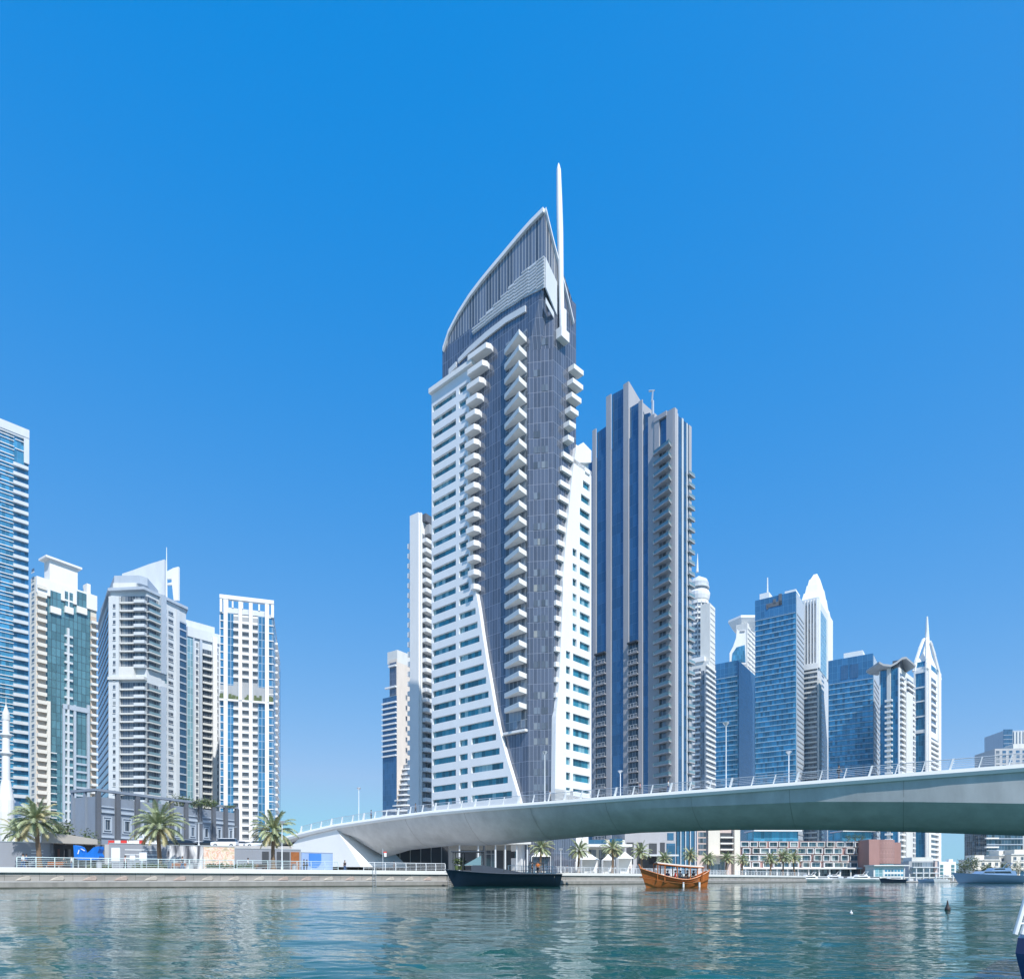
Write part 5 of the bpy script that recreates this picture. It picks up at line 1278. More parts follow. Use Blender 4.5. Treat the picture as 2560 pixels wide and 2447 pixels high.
# ------------------------------------------------------------------ cars
def make_car(suv, paint):
    root = thing('parked_car', 'x', 'car', (0, 0, 0), 'cars parked on the street'); L, W, H = (4.8, 1.9, 1.75) if suv else (4.6, 1.8, 1.42); b = .78
    sec = [(-L / 2, .45), (-L / 2 + .05, .78), (-L / 2 + .9, .95), (L / 2 - .75, .95), (L / 2 - .05, .85), (L / 2, .45), (L / 2 - .2, .25), (-L / 2 + .2, .25)]
    if suv: sec[1] = (-L / 2 + .03, .95); sec[2] = (-L / 2 + 1.0, 1.06); sec[3] = (L / 2 - .1, 1.08); sec[4] = (L / 2, .95)
    mb = MB(); mb.loft([[(x, s * W / 2 * (.94 if abs(s) == 1 else 1), z) for x, z in sec] for s in (-1, -.96, .96, 1)]); mb.build('body', paint, root, fix=True)
    wl = sec[3][1]; x0, x1 = (-L / 2 + .95, L / 2 - .12) if suv else (-L / 2 + 1.05, L / 2 - .7)
    y0, y1 = W / 2 * .92, W / 2 * .74; r0, r1 = x0 + .75, x1 - (.25 if suv else .7)
    mb = MB(); mb.loft([[(x0, -y0, wl - .02), (x1, -y0, wl - .02), (x1, y0, wl - .02), (x0, y0, wl - .02)], [(r0, -y1, H - .08), (r1, -y1, H - .08), (r1, y1, H - .08), (r0, y1, H - .08)]]); mb.build('windows', M['yachtdark'], root, fix=True)
    mb = MB(); mb.loft([[(r0 - .05, -y1 - .02, H - .08), (r1 + .05, -y1 - .02, H - .08), (r1 + .05, y1 + .02, H - .08), (r0 - .05, y1 + .02, H - .08)], [(r0 + .1, -y1 + .1, H), (r1 - .1, -y1 + .1, H), (r1 - .1, y1 - .1, H), (r0 + .1, y1 - .1, H)]]); mb.build('roof', paint, root, fix=True)
    for sx in (-1, 1):
        for sy in (-1, 1):
            c = (sx * L * .31, sy * W * .46, .33); mb = MB(); mb.tube((c[0], c[1] - .11, .33), (c[0], c[1] + .11, .33), .33, n=16); w = mb.build('wheel', M['tyre'], root)
            mb = MB(); mb.tube((c[0], c[1] - .12, .33), (c[0], c[1] + .12, .33), .2, n=10); mb.build('rim', M['steel'], w)
    for sy in (-1, 1): mb = MB(); mb.box(-L / 2 - .01, -L / 2 + .12, sy * W * .34 - .18, sy * W * .34 + .18, .62, .76); mb.build('headlight', M['white'], root)
    return root
protos = [make_car(True, M['carw']), make_car(False, M['carw']), make_car(False, M['card']), make_car(True, M['cars_'])]
cars = [(422, 131, 0, 2, 'dark car behind the trunk of the broad palm'), (446, 133, .1, 3, 'silver car above the drapes mural'), (470, 131, .0, 2, 'dark car above the middle of the drapes mural'), (495, 134, .1, 1, 'white saloon at the foot of the two-armed lamp'), (521, 131, .0, 2, 'dark car between white cars above the orange picture'),
        (562, 129, .1, 0, 'large white car above the orange picture'), (598, 132, .5, 1, 'white saloon turned toward the water, right of the large white car'), (606, 140, .3, 0, 'white car in the back row before the podium end'), (640, 131, .6, 1, 'white saloon angled beside the palm left of the abutment'), (662, 136, .2, 3, 'silver car behind the palm left of the abutment'), (718, 134, .2, 2, 'dark car under the left end of the bridge')]
used = set()
for px, Y, rz, k, lb in cars:
    o = protos[k] if k not in used else copy_tree(protos[k]); used.add(k); o.location = (gx(px, Y), Y, UZ + .01); o.rotation_euler = (0, 0, rz); o['label'] = lb

# ------------------------------------------------------------------ under the bridge and the right bank, low buildings
def block(name, label, cat, px0, px1, Y, yt, m, depth=12, u=(1, 0.0), z0=None):
    f = Face(Vector((gx(px0, Y), Y)), u); L = f.t(px1); root = thing(name, label, cat, (f.o.x, f.o.y, QZ)); zt = gz(yt, Y)
    mb = MB(); mb.fb(f, 0, L, QZ - .1, zt, -depth, 0); mb.build('wall', m, root); return root, f, L, zt
r, f, L, zt = block('underpass_wall', 'wall under the left half of the bridge, its near-black colour standing for shade', 'wall', 868, 1120, 127.5, 2098, M['dark'], 1.5)  # shade below the deck is put into this wall's near-black colour
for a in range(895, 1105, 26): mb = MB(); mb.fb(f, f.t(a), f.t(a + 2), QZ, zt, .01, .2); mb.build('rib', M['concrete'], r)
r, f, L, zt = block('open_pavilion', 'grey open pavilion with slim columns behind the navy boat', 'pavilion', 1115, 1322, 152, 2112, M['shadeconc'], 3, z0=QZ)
mb = MB(); mb.fb(f, -1, L + .4, zt + .01, zt + 1.1, -6, 4.5); mb.build('roof', M['offwhite'], r)
for a in (1150, 1196, 1238, 1262, 1290, 1316): mb = MB(); mb.fb(f, f.t(a), f.t(a + 3.4), QZ, zt, 3.2, 3.6); mb.build('column', M['pale'], r)
for a, b in ((1150, 1190), (1200, 1236), (1242, 1258), (1266, 1286), (1295, 1314)): mb = MB(); mb.fb(f, f.t(a), f.t(b), QZ + .3, zt - 1.2, .02, .06); mb.build('opening', M['dark'] if a % 20 else G['shade'], r)
# white podium under the two big towers
r, f, L, zt = block('white_podium', 'white podium with dark shopfronts and a thin canopy below the sail tower', 'building', 1326, 1562, 172, 2098, M['offwhite'], 10, (1, .06))
mb = MB(); mb.fb(f, f.t(1384), f.t(1566), gz(2118, 172), gz(2112, 172), .0, 6.5); mb.build('canopy', M['white'], r)
mb = MB(); mb.fb(f, f.t(1330), f.t(1380), gz(2112, 172), gz(2106, 172), .0, 3); mb.build('canopy', M['white'], r)
for a, b, y0, y1 in ((1334, 1376, 2112, 2172), (1388, 1414, 2094, 2108), (1386, 1440, 2124, 2172), (1450, 1490, 2124, 2172), (1464, 1516, 2099, 2110), (1497, 1556, 2124, 2172), (1524, 1556, 2096, 2110)):
    mb = MB(); mb.fb(f, f.t(a), f.t(b), max(QZ, gz(y1, 174)), gz(y0, 174), .01, .08); mb.build('shopfront', G['shade'] if a % 4 else G['slate'], r)
r, f, L, zt = block('stone_podium', 'warm grey stone podium with tall openings at the foot of the striped tower', 'building', 1562, 1690, 180, 2074, M['slate'], 14, (1, .1))
for a, b, y0, y1, m in ((1566, 1584, 2106, 2160, 'd'), (1592, 1606, 2106, 2160, 'd'), (1622, 1642, 2108, 2160, 'd'), (1650, 1662, 2106, 2160, 'd'), (1668, 1684, 2082, 2100, 'g'), (1606, 1640, 2140, 2172, 'd'), (1666, 1688, 2108, 2170, 'g')):
    mb = MB(); mb.fb(f, f.t(a), f.t(b), max(QZ, gz(y1, 182)), gz(y0, 182), .01, .07); mb.build('opening', M['dark'] if m == 'd' else G['slate'], r)
mb = MB(); mb.fb(f, f.t(1600), f.t(1684), gz(2140, 180), gz(2136, 180), .0, 4); mb.build('canopy', M['pale'], r)
r, f, L, zt = block('glass_podium', 'dark blue glass block between the stone podium and the tan building', 'building', 1692, 1742, 186, 2070, G['slate'], 12, (1, .1))
for a in (1700, 1712, 1724, 1736): mb = MB(); mb.fb(f, f.t(a), f.t(a + 2), QZ, zt, .01, .4); mb.build('mullion', M['pale'], r)
r, f, L, zt = block('tan_building', 'tan building with a white wall and dark balconies beside the box-framed building', 'building', 1742, 1846, 218, 2062, M['pinkstone'], 14, (1, .08))
for k in range(4):
    z = gz(2082 + 15 * k, 220); mb = MB(); mb.fb(f, f.t(1798), f.t(1830), z - 1.3, z, .01, .1); mb.build('window', M['dark'], r)
    mb = MB(); mb.fb(f, f.t(1798), f.t(1830), z - 1.75, z - 1.31, .01, 1.2); mb.build('balcony', M['white'], r)
    mb = MB(); mb.fb(f, f.t(1746), f.t(1766), z - 1.3, z + .2, .01, .1); mb.build('window', G['windark'], r)
mb = MB(); mb.fb(f, f.t(1768), f.t(1797), QZ + 4, zt, .01, 1.0); mb.build('wall_panel', M['cream'], r); mb = MB(); mb.fb(f, f.t(1832), f.t(1846), QZ, zt, .01, 1.4); mb.build('wall_panel', M['cream'], r)
mb = MB(); mb.fb(f, f.t(1764), f.t(1830), gz(2140, 219), gz(2136, 219), .01, 4); mb.build('canopy', M['canopy'], r)
mb = MB(); mb.fb(f, f.t(1770), f.t(1812), QZ, gz(2148, 219), .02, .1); mb.build('shopfront', G['shade'], r)
# building of stacked box frames
def boxes():
    r, f, L, zt = block('box_framed_building', 'low terrace building faced with stacked white box frames and terracotta strips', 'building', 1848, 2186, 268, 2102, M['terracotta'], 16, (1, .04))
    rng = random.Random(5); rows = [(2104, 2117), (2120, 2134), (2137, 2152), (2155, 2168)]
    wz = lambda y: gz(y, 270)
    for j, (ya, yb) in enumerate(rows):
        x = 1850 + (j % 2) * 5
        while x < 2180:
            w = rng.choice((20, 22, 24)); x1 = min(x + w, 2186)
            d = rng.choice((.5, .9, 1.3)); ta, tb = f.t(x), f.t(x1 - rng.choice((0, 1, 3))); za, zb = wz(yb), wz(ya); t = .22
            mb = MB(); mb.fb(f, ta, tb, zb - t, zb, .02, d); mb.fb(f, ta, tb, za, za + t, .02, d); mb.fb(f, ta, ta + t, za + t, zb - t, .02, d); mb.fb(f, tb - t, tb, za + t, zb - t, .02, d)
            fr = mb.build('window_frame', M['white'] if rng.random() < .72 else M['offwhite'], r)
            mb = MB(); mb.fb(f, ta + t, tb - t, za + t, zb - t, .02, .12); mb.build('pane', G['win2'], fr)
            x = x1 + rng.choice((0, 0, 2, 6))
    mb = MB(); mb.fb(f, f.t(1848), f.t(2186), wz(2172), wz(2168.5), .02, 4); mb.build('canopy', M['white'], r)
    mb = MB(); mb.fb(f, f.t(1852), f.t(2180), QZ, wz(2172.5), .02, .1); mb.build('shopfront', G['shade'], r)
    for a in range(1856, 2184, 26): mb = MB(); mb.fb(f, f.t(a), f.t(a + 2.5), QZ, wz(2172.5), 2.5, 3); mb.build('column', M['white'], r)
    for a, b in ((1888, 2000), (2110, 2184)):
        mb = MB(); mb.fb(f, f.t(a), f.t(b), zt + .01, wz(2078), -9, -1.5); mb.build('roof_pavilion', G['blue'], r)
        mb = MB(); mb.fb(f, f.t(a - 4), f.t(b + 4), wz(2078) + .01, wz(2075), -10, .5); mb.build('roof_slab', M['white'], r)
    for i, a in enumerate((2122, 2138, 2154)): shrub(a, 268, 2084, zt, 1.6, 'small roof plant above the box frames, ' + ('left', 'middle', 'right')[i] + ' of three', group='roof plants', seed=40 + i, n=150)
G['win2'] = panes('grey_blue_window', (.06, .11, .15), (.32, .36, .36), metal=.2, w=1.6, fr=(.4, .42, .43))
boxes()
def drum():
    Y = 262; x = gx(2217, Y); R_ = 34 * Y / F; c = (x, Y + R_)
    root = thing('round_pavilion', 'windowless terracotta drum building standing on a glass base', 'building', (x, Y + R_, QZ))
    mb = MB(); mb.lathe(c, [(R_, gz(2158, Y)), (R_, gz(2098, Y))], 28); mb.smooth = False; mb.build('drum', M['drum'], root, fix=True)
    mb = MB(); mb.lathe(c, [(R_ * .96, QZ), (R_ * .96, gz(2159, Y))], 28); mb.build('glass_base', G['pale'], root, fix=True)
    mb = MB(); mb.box(x - R_ - 2.2, x - R_ + 2.0, Y - 1, Y + 9, QZ, gz(2098, Y)); mb.build('side_pier', M['terracotta'], root)
    mb = MB(); mb.box(x + R_ - 3, x + R_ + 2.0, Y + 3, Y + 12, gz(2158, Y), gz(2104, Y)); mb.build('side_pier', M['terracotta'], root)
    r, f, L, zt = block('ticket_office', 'small white pavilion with rows of blue windows below the terracotta drum', 'building', 2184, 2260, 252, 2164, M['white'], 6)
    for a in range(2212, 2254, 8):
        for y in (2173, 2184): mb = MB(); mb.fb(f, f.t(a), f.t(a + 6), gz(y + 5, 252), gz(y, 252), .01, .07); mb.build('window', G['blue'], r)
    mb = MB(); mb.fb(f, f.t(2188), f.t(2208), QZ, gz(2170, 252), .01, .06); mb.build('window', G['pale'], r); mb = MB(); mb.fb(f, -.4, L + 1.4, zt + .01, zt + .4, -6.3, 1.2); mb.build('roof', M['white'], r)
M['drum'] = glass('terracotta_tiles', (.38, .22, .20), (.30, .17, .15), .8, .5, .05, var=.15, rough=.7, metal=0)
drum()
r, f, L, zt = block('terrace_block', 'three-storey grey glass block with deep terraces, right of the terracotta drum', 'building', 2272, 2340, 305, 2152, M['grey'], 12)
for k in range(3):
    z = gz(2166 + 14 * k, 305); mb = MB(); mb.fb(f, f.t(2280), L - 1.2, z - .02, z + 2.0, .01, .1); mb.build('window', G['shade'], r); mb = MB(); mb.fb(f, f.t(2276), L, z - .5, z - .03, .01, 2.2); mb.build('terrace', M['pale'], r)
mb = MB(); mb.fb(f, L - 1, L, QZ, zt, .01, 1.0); mb.build('side_wall', M['pinkstone'], r)
mb = MB(); mb.fb(f, f.t(2283), f.t(2336), zt + .01, gz(2142, 305), -8, -1); mb.build('roof_terrace', M['offwhite'], r)
r, f, L, zt = block('white_cube_house', 'small white cube house with green-tinted side windows', 'house', 2348, 2390, 310, 2153, M['white'], 9)
for a in (2350, 2378):
    for k in range(4): mb = MB(); mb.fb(f, f.t(a), f.t(a + 8), gz(2168 + 9 * k, 310), gz(2161 + 9 * k, 310), .01, .08); mb.build('window', G['teal'], r)
mb = MB(); mb.fb(f, f.t(2376), f.t(2386), zt, zt + 1.2, -3, -1); mb.build('roof_box', M['white'], r); mb = MB(); mb.fb(f, f.t(2361), f.t(2374), gz(2188, 310), gz(2186, 310), .01, .8); mb.build('canopy', M['pale'], r)
# glass office and cream villas at the right
root, A, B, zt, L, W = tower('glass_office', 'dark glass office block seen through the gap under the bridge at the right', 2557, 380, (-1, .05), 2466, None, 1995, G['shade2'] if 'shade2' in G else G['slate'], m2=20, cat='building')
for k in range(11): mb = MB(); z = zt - 3 - 3.4 * k; mb.fb(A, 0, L, z, z + .5, .01, .5); mb.build('spandrel', M['bluegrey'], root)
for k in range(7): mb = MB(); z = zt - 3 - 3.4 * k * 1.5; mb.fb(A, L - 6, L + 1, z, z + .8, .02, 1.6); mb.build('balcony', M['white'], root)
for i, (a, b, Y, yt, lb) in enumerate(((2432, 2500, 318, 2150, 'cream villa with arched ground floor, left of the villa row behind the blue yacht'), (2498, 2530, 322, 2139, 'taller cream villa in the middle of the villa row'), (2528, 2620, 318, 2136, 'cream villa cut by the right edge of the picture'))):
    r, f, L, zt = block('villa', lb, 'house', a, b, Y, yt, M['cream'], 10); r['group'] = 'cream villas at the far right'
    n = max(2, int(L / 3.2))
    for k in range(n):
        t = L * (k + .5) / n
        for z in (zt - 2.6, zt - 5.6):
            mb = MB(); mb.fb(f, t - .7, t + .7, z, z + 1.6, .01, .06); w = mb.build('window', G['windark'], r); mb = MB(); mb.fb(f, t - .9, t + .9, z - .25, z - .001, .01, .35); mb.build('sill', M['white'], w)
        pr = [(t - 1.0, QZ), (t + 1.0, QZ), (t + 1.0, QZ + 2.2), (t + .6, QZ + 2.9), (t, QZ + 3.2), (t - .6, QZ + 2.9), (t - 1.0, QZ + 2.2)]
        mb = MB(); mb.fpoly(f, pr, .01, .06); mb.build('archway', G['slate'], r)
    mb = MB(); mb.fb(f, -.3, L + .3, zt + .01, zt + .5, -10.3, .5); mb.build('cornice', M['offwhite'], r)
    mb = MB(); mb.fb(f, L * .15, L * .5, zt + .51, zt + 2.6, -8, -1.5); mb.build('roof_room', M['cream'], r)
    mb = MB(); mb.fb(f, 0, L, QZ + 3.6, QZ + 3.9, .0, 1.6); mb.build('balcony', M['offwhite'], r)
for i, (px, Y, yt, rx, lb) in enumerate(((2412, 312, 2150, 4.2, 'round tree left of the cream villas'), (2432, 308, 2138, 4.0, 'tall tree at the left end of the villa row'), (2470, 306, 2160, 3.0, 'low tree before the first cream villa'), (2514, 306, 2158, 3.0, 'tree between two cream villas'), (2545, 306, 2152, 2.6, 'yellow-green tree before the last villa'), (2400, 312, 2172, 2.4, 'low bush beside the white cube house'))):
    shrub(px, Y, yt, QZ, rx, lb, 'tree', 'tree', 'trees by the villas', 520, 50 + i, True)
# marquees
for i, (px, w, Y, yt, lb) in enumerate(((1352, 48, 150, 2122, 'white marquee behind the stern of the navy boat'), (1474, 44, 152, 2132, 'white marquee under the bridge, left of the dhow'), (1520, 30, 156, 2134, 'narrow white marquee between two palms'), (1562, 40, 152, 2128, 'bright white marquee just left of the dhow'), (1425, 26, 156, 2140, 'small white marquee by the lamp post under the bridge'))):
    x = gx(px, Y); hw = w / 2 * Y / F; zt = gz(yt, Y); ze = zt - (zt - QZ) * .3; root = thing('marquee', lb, 'marquee', (x, Y, QZ), 'white marquees on the right promenade')
    mb = MB(); mb.loft([[(x - hw, Y - hw * .8, ze), (x + hw, Y - hw * .8, ze), (x + hw, Y + hw * .8, ze), (x - hw, Y + hw * .8, ze)], [(x - hw * .55, Y - hw * .4, ze + (zt - ze) * .4), (x + hw * .55, Y - hw * .4, ze + (zt - ze) * .4), (x + hw * .55, Y + hw * .4, ze + (zt - ze) * .4), (x - hw * .55, Y + hw * .4, ze + (zt - ze) * .4)], [(x - .05, Y - .05, zt), (x + .05, Y - .05, zt), (x + .05, Y + .05, zt), (x - .05, Y + .05, zt)]]); mb.build('roof', M['canvas'], root, fix=True)
    mb = MB(); mb.box(x - hw, x + hw, Y + hw * .75, Y + hw * .8, QZ, ze); mb.box(x - hw, x - hw + .05, Y - hw * .8, Y + hw * .74, QZ, ze); mb.build('side_cloth', M['canvas'], root)
    for sx in (-1, 1): mb = MB(); mb.tube((x + sx * hw * .97, Y - hw * .78, QZ), (x + sx * hw * .97, Y - hw * .78, ze), .06, n=6); mb.build('pole', M['whitepaint'], root)
    mb = MB(); mb.box(x - hw * .6, x + hw * .5, Y - .6, Y + .6, QZ, QZ + .75); mb.build('table', M['offwhite'], root)

# ------------------------------------------------------------------ people
_skin_cache = {}
def skin_mesh(key, verts, edges, radii, m, lv=1):
    if key in _skin_cache: return _skin_cache[key]
    me = bpy.data.meshes.new(key); bm = bmesh.new(); ly = bm.verts.layers.skin.verify(); vs = [bm.verts.new(v) for v in verts]
    for a, b in edges: bm.edges.new((vs[a], vs[b]))
    for i, v in enumerate(vs): v[ly].radius = radii[i] if isinstance(radii[i], tuple) else (radii[i], radii[i]); v[ly].use_root = i == 0
    bm.to_mesh(me); bm.free(); me.materials.append(m); _skin_cache[key] = me; return me
def skinned(name, key, verts, edges, radii, m, parent):
    o = bpy.data.objects.new(name, skin_mesh(key, verts, edges, radii, m)); COL.objects.link(o); o.parent = parent
    o.modifiers.new('skin', 'SKIN').use_smooth_shade = True; s = o.modifiers.new('sub', 'SUBSURF'); s.levels = s.render_levels = 1
    o.material_slots[0].link = 'OBJECT'; o.material_slots[0].material = m
    return o
def person(loc, rz, label, shirt, trousers, pose='stand', scale=1.0, group=None, hair='hair'):
    root = thing('person', label, 'person', loc, group); root.rotation_euler = (0, 0, rz); root.scale = (scale,) * 3
    if pose == 'sit':
        P = dict(pel=(0, 0, .10), ch=(0, -.02, .50), nk=(0, -.02, .66), hd=(0, .02, .80), kl=(-.12, .42, .14), kr=(.13, .42, .14), fl=(-.12, .46, -.28), fr=(.13, .46, -.28), el=(-.27, .06, .34), er=(.27, .08, .34), hl=(-.16, .28, .24), hr=(.17, .3, .24))
    else:
        w = .16 if pose == 'walk' else .02
        P = dict(pel=(0, 0, .92), ch=(0, 0, 1.30), nk=(0, 0, 1.47), hd=(0, .03, 1.62), kl=(-.10, w * .6, .50), kr=(.10, -w * .3, .50), fl=(-.10, w, .05), fr=(.10, -w * 1.3, .07), el=(-.26, -.05, 1.12), er=(.26, .05, 1.12), hl=(-.27, .08 - w, .86), hr=(.27, .1 + w, .88))
    sh = lambda s: (P['ch'][0] + s * .17, P['ch'][1], P['ch'][2] + .08); hp = lambda s: (P['pel'][0] + s * .09, P['pel'][1], P['pel'][2] - .04)
    toe = lambda k: (P[k][0], P[k][1] + .14, P[k][2] - .03)
    top = (P['hd'][0], P['hd'][1], P['hd'][2] + .08)
    V = [P['pel'], P['ch'], P['nk'], P['hd'], top, sh(-1), P['el'], P['hl'], sh(1), P['er'], P['hr'], hp(-1), P['kl'], P['fl'], toe('fl'), hp(1), P['kr'], P['fr'], toe('fr')]
    E = [(0, 1), (1, 2), (2, 3), (3, 4), (1, 5), (5, 6), (6, 7), (1, 8), (8, 9), (9, 10), (0, 11), (11, 12), (12, 13), (13, 14), (0, 15), (15, 16), (16, 17), (17, 18)]
    Rr = [(.13, .10), (.15, .10), .055, .095, .075, .06, .045, .038, .06, .045, .038, .085, .06, .042, .035, .085, .06, .042, .035]
    skinned('body', 'person_body_' + pose, V, E, Rr, M['skin'], root)
    V2 = [P['pel'], P['ch'], sh(-1), P['el'], sh(1), P['er'], (P['nk'][0], P['nk'][1], P['nk'][2] - .06)]; skinned('shirt', 'person_shirt_' + pose, V2, [(0, 1), (1, 2), (2, 3), (1, 4), (4, 5), (1, 6)], [(.16, .125), (.18, .13), .075, .06, .075, .06, .08], M[shirt], root)
    V3 = [(P['pel'][0], P['pel'][1], P['pel'][2] + .02), hp(-1), P['kl'], tuple(a + (b - a) * .85 for a, b in zip(P['kl'], P['fl'])), hp(1), P['kr'], tuple(a + (b - a) * .85 for a, b in zip(P['kr'], P['fr']))]
    skinned('trousers', 'person_trousers_' + pose, V3, [(0, 1), (1, 2), (2, 3), (0, 4), (4, 5), (5, 6)], [(.15, .12), .105, .078, .062, .105, .078, .062], M[trousers], root)
    mb = MB(); c = Vector(P['hd']) + Vector((0, -.025, .055)); mb.lathe((c.x, c.y), [(.098, c.z - .06), (.108, c.z), (.09, c.z + .055), (.05, c.z + .085), (.01, c.z + .095)], 12)
    me = mb.build('hair', M[hair], None, fix=True); me.parent = root
    return root
def on_bridge(px, d, rz, label, shirt, trousers, pose='stand'):
    f = Face(BA + BN * d, BE); t = f.t(px); q = f.p(t); person((q.x, q.y, deck_z(t) - .0), rz, label, shirt, trousers, pose, 1.0, 'people on the bridge')
M['pinkshirt'] = mat('pink_cloth', (.62, .25, .25), .8); M['whiteshirt'] = mat('white_cloth', (.72, .72, .72), .8); M['darkcloth'] = mat('dark_cloth', (.03, .03, .04), .8); M['bluecloth'] = mat('blue_cloth', (.06, .12, .25), .8); M['orangevest'] = mat('orange_vest', (.75, .2, .03), .7); M['yellow'] = mat('yellow_paint', (.75, .52, .02), .5)
on_bridge(1375, .8, 1.6, 'person in a white shirt walking on the bridge beside the tall lamp post', 'whiteshirt', 'darkcloth', 'walk')
on_bridge(1600, .8, 1.6, 'person in a pink shirt standing on the bridge before the striped tower', 'pinkshirt', 'darkcloth')
on_bridge(1671, .9, 1.2, 'person in pale clothes at the bridge railing under the wedge balconies', 'whiteshirt', 'bluecloth', 'walk')
on_bridge(2097, .9, -1.4, 'person in dark clothes walking high on the right half of the bridge', 'darkcloth', 'darkcloth', 'walk')
on_bridge(1039, .9, 1.5, 'person in dark clothes on the low left part of the bridge', 'darkcloth', 'darkcloth', 'walk')
on_bridge(928, 1.0, 1.5, 'person alone at the far left of the bridge against the sky', 'bluecloth', 'darkcloth')
def chevron():
    f = Face(BA + BN * 13.2, BE); t = f.t(2305); q = f.p(t); z = deck_z(t); root = thing('chevron_sign', 'yellow road sign with a dark diagonal behind the right end of the bridge railing', 'sign', (q.x, q.y, z))
    ff = Face(q, BE); mb = MB(); mb.fb(ff, -.55, .55, z + .5, z + 1.5, .0, .05); mb.build('panel', M['yellow'], root); mb = MB(); mb.fpoly(ff, [(-.3, z + 1.45), (.0, z + 1.45), (.45, z + .6), (.15, z + .6)], .051, .07); mb.build('chevron', M['dark'], root)
    mb = MB(); mb.tube((q.x, q.y + .1, z - .25), (q.x, q.y + .1, z + 1.4), .05); mb.build('post', M['steel'], root)
chevron()
G2 = 'people on the left promenade'
for px, Y, lb, a, b, rz in ((160, 82, 'person in dark clothes at the kiosk counter', 'darkcloth', 'darkcloth', 0), (179, 80.5, 'person in a white top before the kiosk', 'whiteshirt', 'bluecloth', 2), (760, 94, 'person in dark clothes by the blue hoarding', 'darkcloth', 'darkcloth', 1.5), (767, 95, 'person in blue standing beside the blue hoarding', 'bluecloth', 'darkcloth', -1), (862, 99, 'person before the white abutment wall', 'darkcloth', 'bluecloth', 1)):
    person((gx(px, Y), Y, QZ), rz, lb, a, b, group=G2)
for px, Y, lb, a in ((1495, 136, 'person walking on the right promenade under the bridge', 'darkcloth'), (1538, 138, 'person in white by the promenade left of the dhow', 'whiteshirt'), (1575, 140, 'person in red by the bright white marquee', 'redpaint')):
    person((gx(px, Y), Y, QZ), 1.5, lb, a, 'darkcloth', 'walk', group='people on the right promenade')
for px, Y, lb, a, b, rz in ((58, 74, 'person in white strolling behind the railing at the left edge', 'whiteshirt', 'bluecloth', 1.5), (66, 74.4, 'person in blue strolling beside the one in white at the left edge', 'bluecloth', 'darkcloth', 1.5), (313, 79, 'person in a pink top between the white boards', 'pinkshirt', 'darkcloth', -1.4), (456, 82, 'person in dark clothes before the drapes mural', 'darkcloth', 'bluecloth', 1.4), (620, 88, 'person in white before the plain hoarding near the abutment', 'whiteshirt', 'darkcloth', -1.5), (985, 104, 'person in dark clothes in the shade under the bridge', 'darkcloth', 'darkcloth', 1.5)):
    person((gx(px, Y), Y, QZ), rz, lb, a, b, 'walk', group=G2)
for px, Y, lb, a in ((1418, 132, 'person in blue by the lamp post under the bridge', 'bluecloth'), (1640, 150, 'person in white behind the bow of the dhow', 'whiteshirt'), (1800, 166, 'person in dark clothes on the quay right of the dhow', 'darkcloth'), (1890, 190, 'person in white on the quay before the box-framed building', 'whiteshirt')):
    person((gx(px, Y), Y, QZ), 1.5, lb, a, 'darkcloth', 'walk', group='people on the right promenade')
def street_furniture():
    for i, (px, Y, lb) in enumerate(((248, 77, 'grey litter bin behind the railing by the blue play structure'), (478, 84, 'grey litter bin before the drapes mural'), (735, 93, 'grey litter bin left of the blue hoarding'))):
        x = gx(px, Y); root = thing('litter_bin', lb, 'bin', (x, Y, QZ), 'litter bins'); mb = MB(); mb.lathe((x, Y), [(.26, QZ), (.3, QZ + .8), (.31, QZ + .85)], 12); mb.build('body', M['grey'], root, fix=True); mb = MB(); mb.lathe((x, Y), [(.33, QZ + .88), (.3, QZ + 1.0), (.1, QZ + 1.06)], 12); mb.build('lid', M['darkgrey'], root, fix=True)
    for i, (px, Y, lb) in enumerate(((135, 76, 'bench behind the railing near the tall palm'), (445, 82.5, 'bench right of the broad palm'), (650, 90, 'bench before the plain hoarding by the palm'))):
        x = gx(px, Y); root = thing('bench', lb, 'bench', (x, Y, QZ), 'benches on the promenade'); mb = MB(); mb.box(x - .9, x + .9, Y - .25, Y + .25, QZ + .42, QZ + .5); mb.build('seat', M['wooddark'], root); mb = MB(); mb.box(x - .9, x + .9, Y + .22, Y + .27, QZ + .55, QZ + .95); mb.build('backrest', M['wooddark'], root)
        for s in (-.7, .7): mb = MB(); mb.box(x + s - .05, x + s + .05, Y - .22, Y + .27, QZ, QZ + .419); mb.build('leg', M['concrete'], root)
    for i, (sx, lb) in enumerate(((52, 'steel ladder on the quay wall below the orange picture'), (78, 'steel ladder on the quay wall left of the navy boat'))):
        p, u = along(pL, sx); nn = qn(u); root = thing('quay_ladder', lb, 'ladder', (p.x, p.y, 0), 'quay ladders')
        for k in (-.22, .22): mb = MB(); q = p + u * k + nn * .45; mb.tube((*q, -.4), (*q, QZ + .35), .03, n=6); mb.build('rail', M['steel'], root)
        for j in range(7): mb = MB(); z = .05 + .3 * j; a = p + u * -.22 + nn * .45; b = p + u * .22 + nn * .45; mb.tube((*a, z), (*b, z), .022, n=5); mb.build('rung', M['steel'], root)
street_furniture()
def signpost():
    Y = 108; x = gx(957, Y); root = thing('sign_post', 'post with a red and white sign in the shade under the bridge', 'sign', (x, Y, QZ)); mb = MB(); mb.tube((x, Y, QZ), (x, Y, gz(2120, Y)), .06); mb.build('post', M['steel'], root)
    mb = MB(); mb.box(x + .1, x + .65, Y - .08, Y - .04, gz(2131, Y), gz(2128, Y)); mb.build('red_band', M['redpaint'], root); mb = MB(); mb.box(x + .25, x + .62, Y - .08, Y - .04, gz(2141, Y), gz(2131.2, Y)); mb.build('panel', M['white'], root)
signpost()

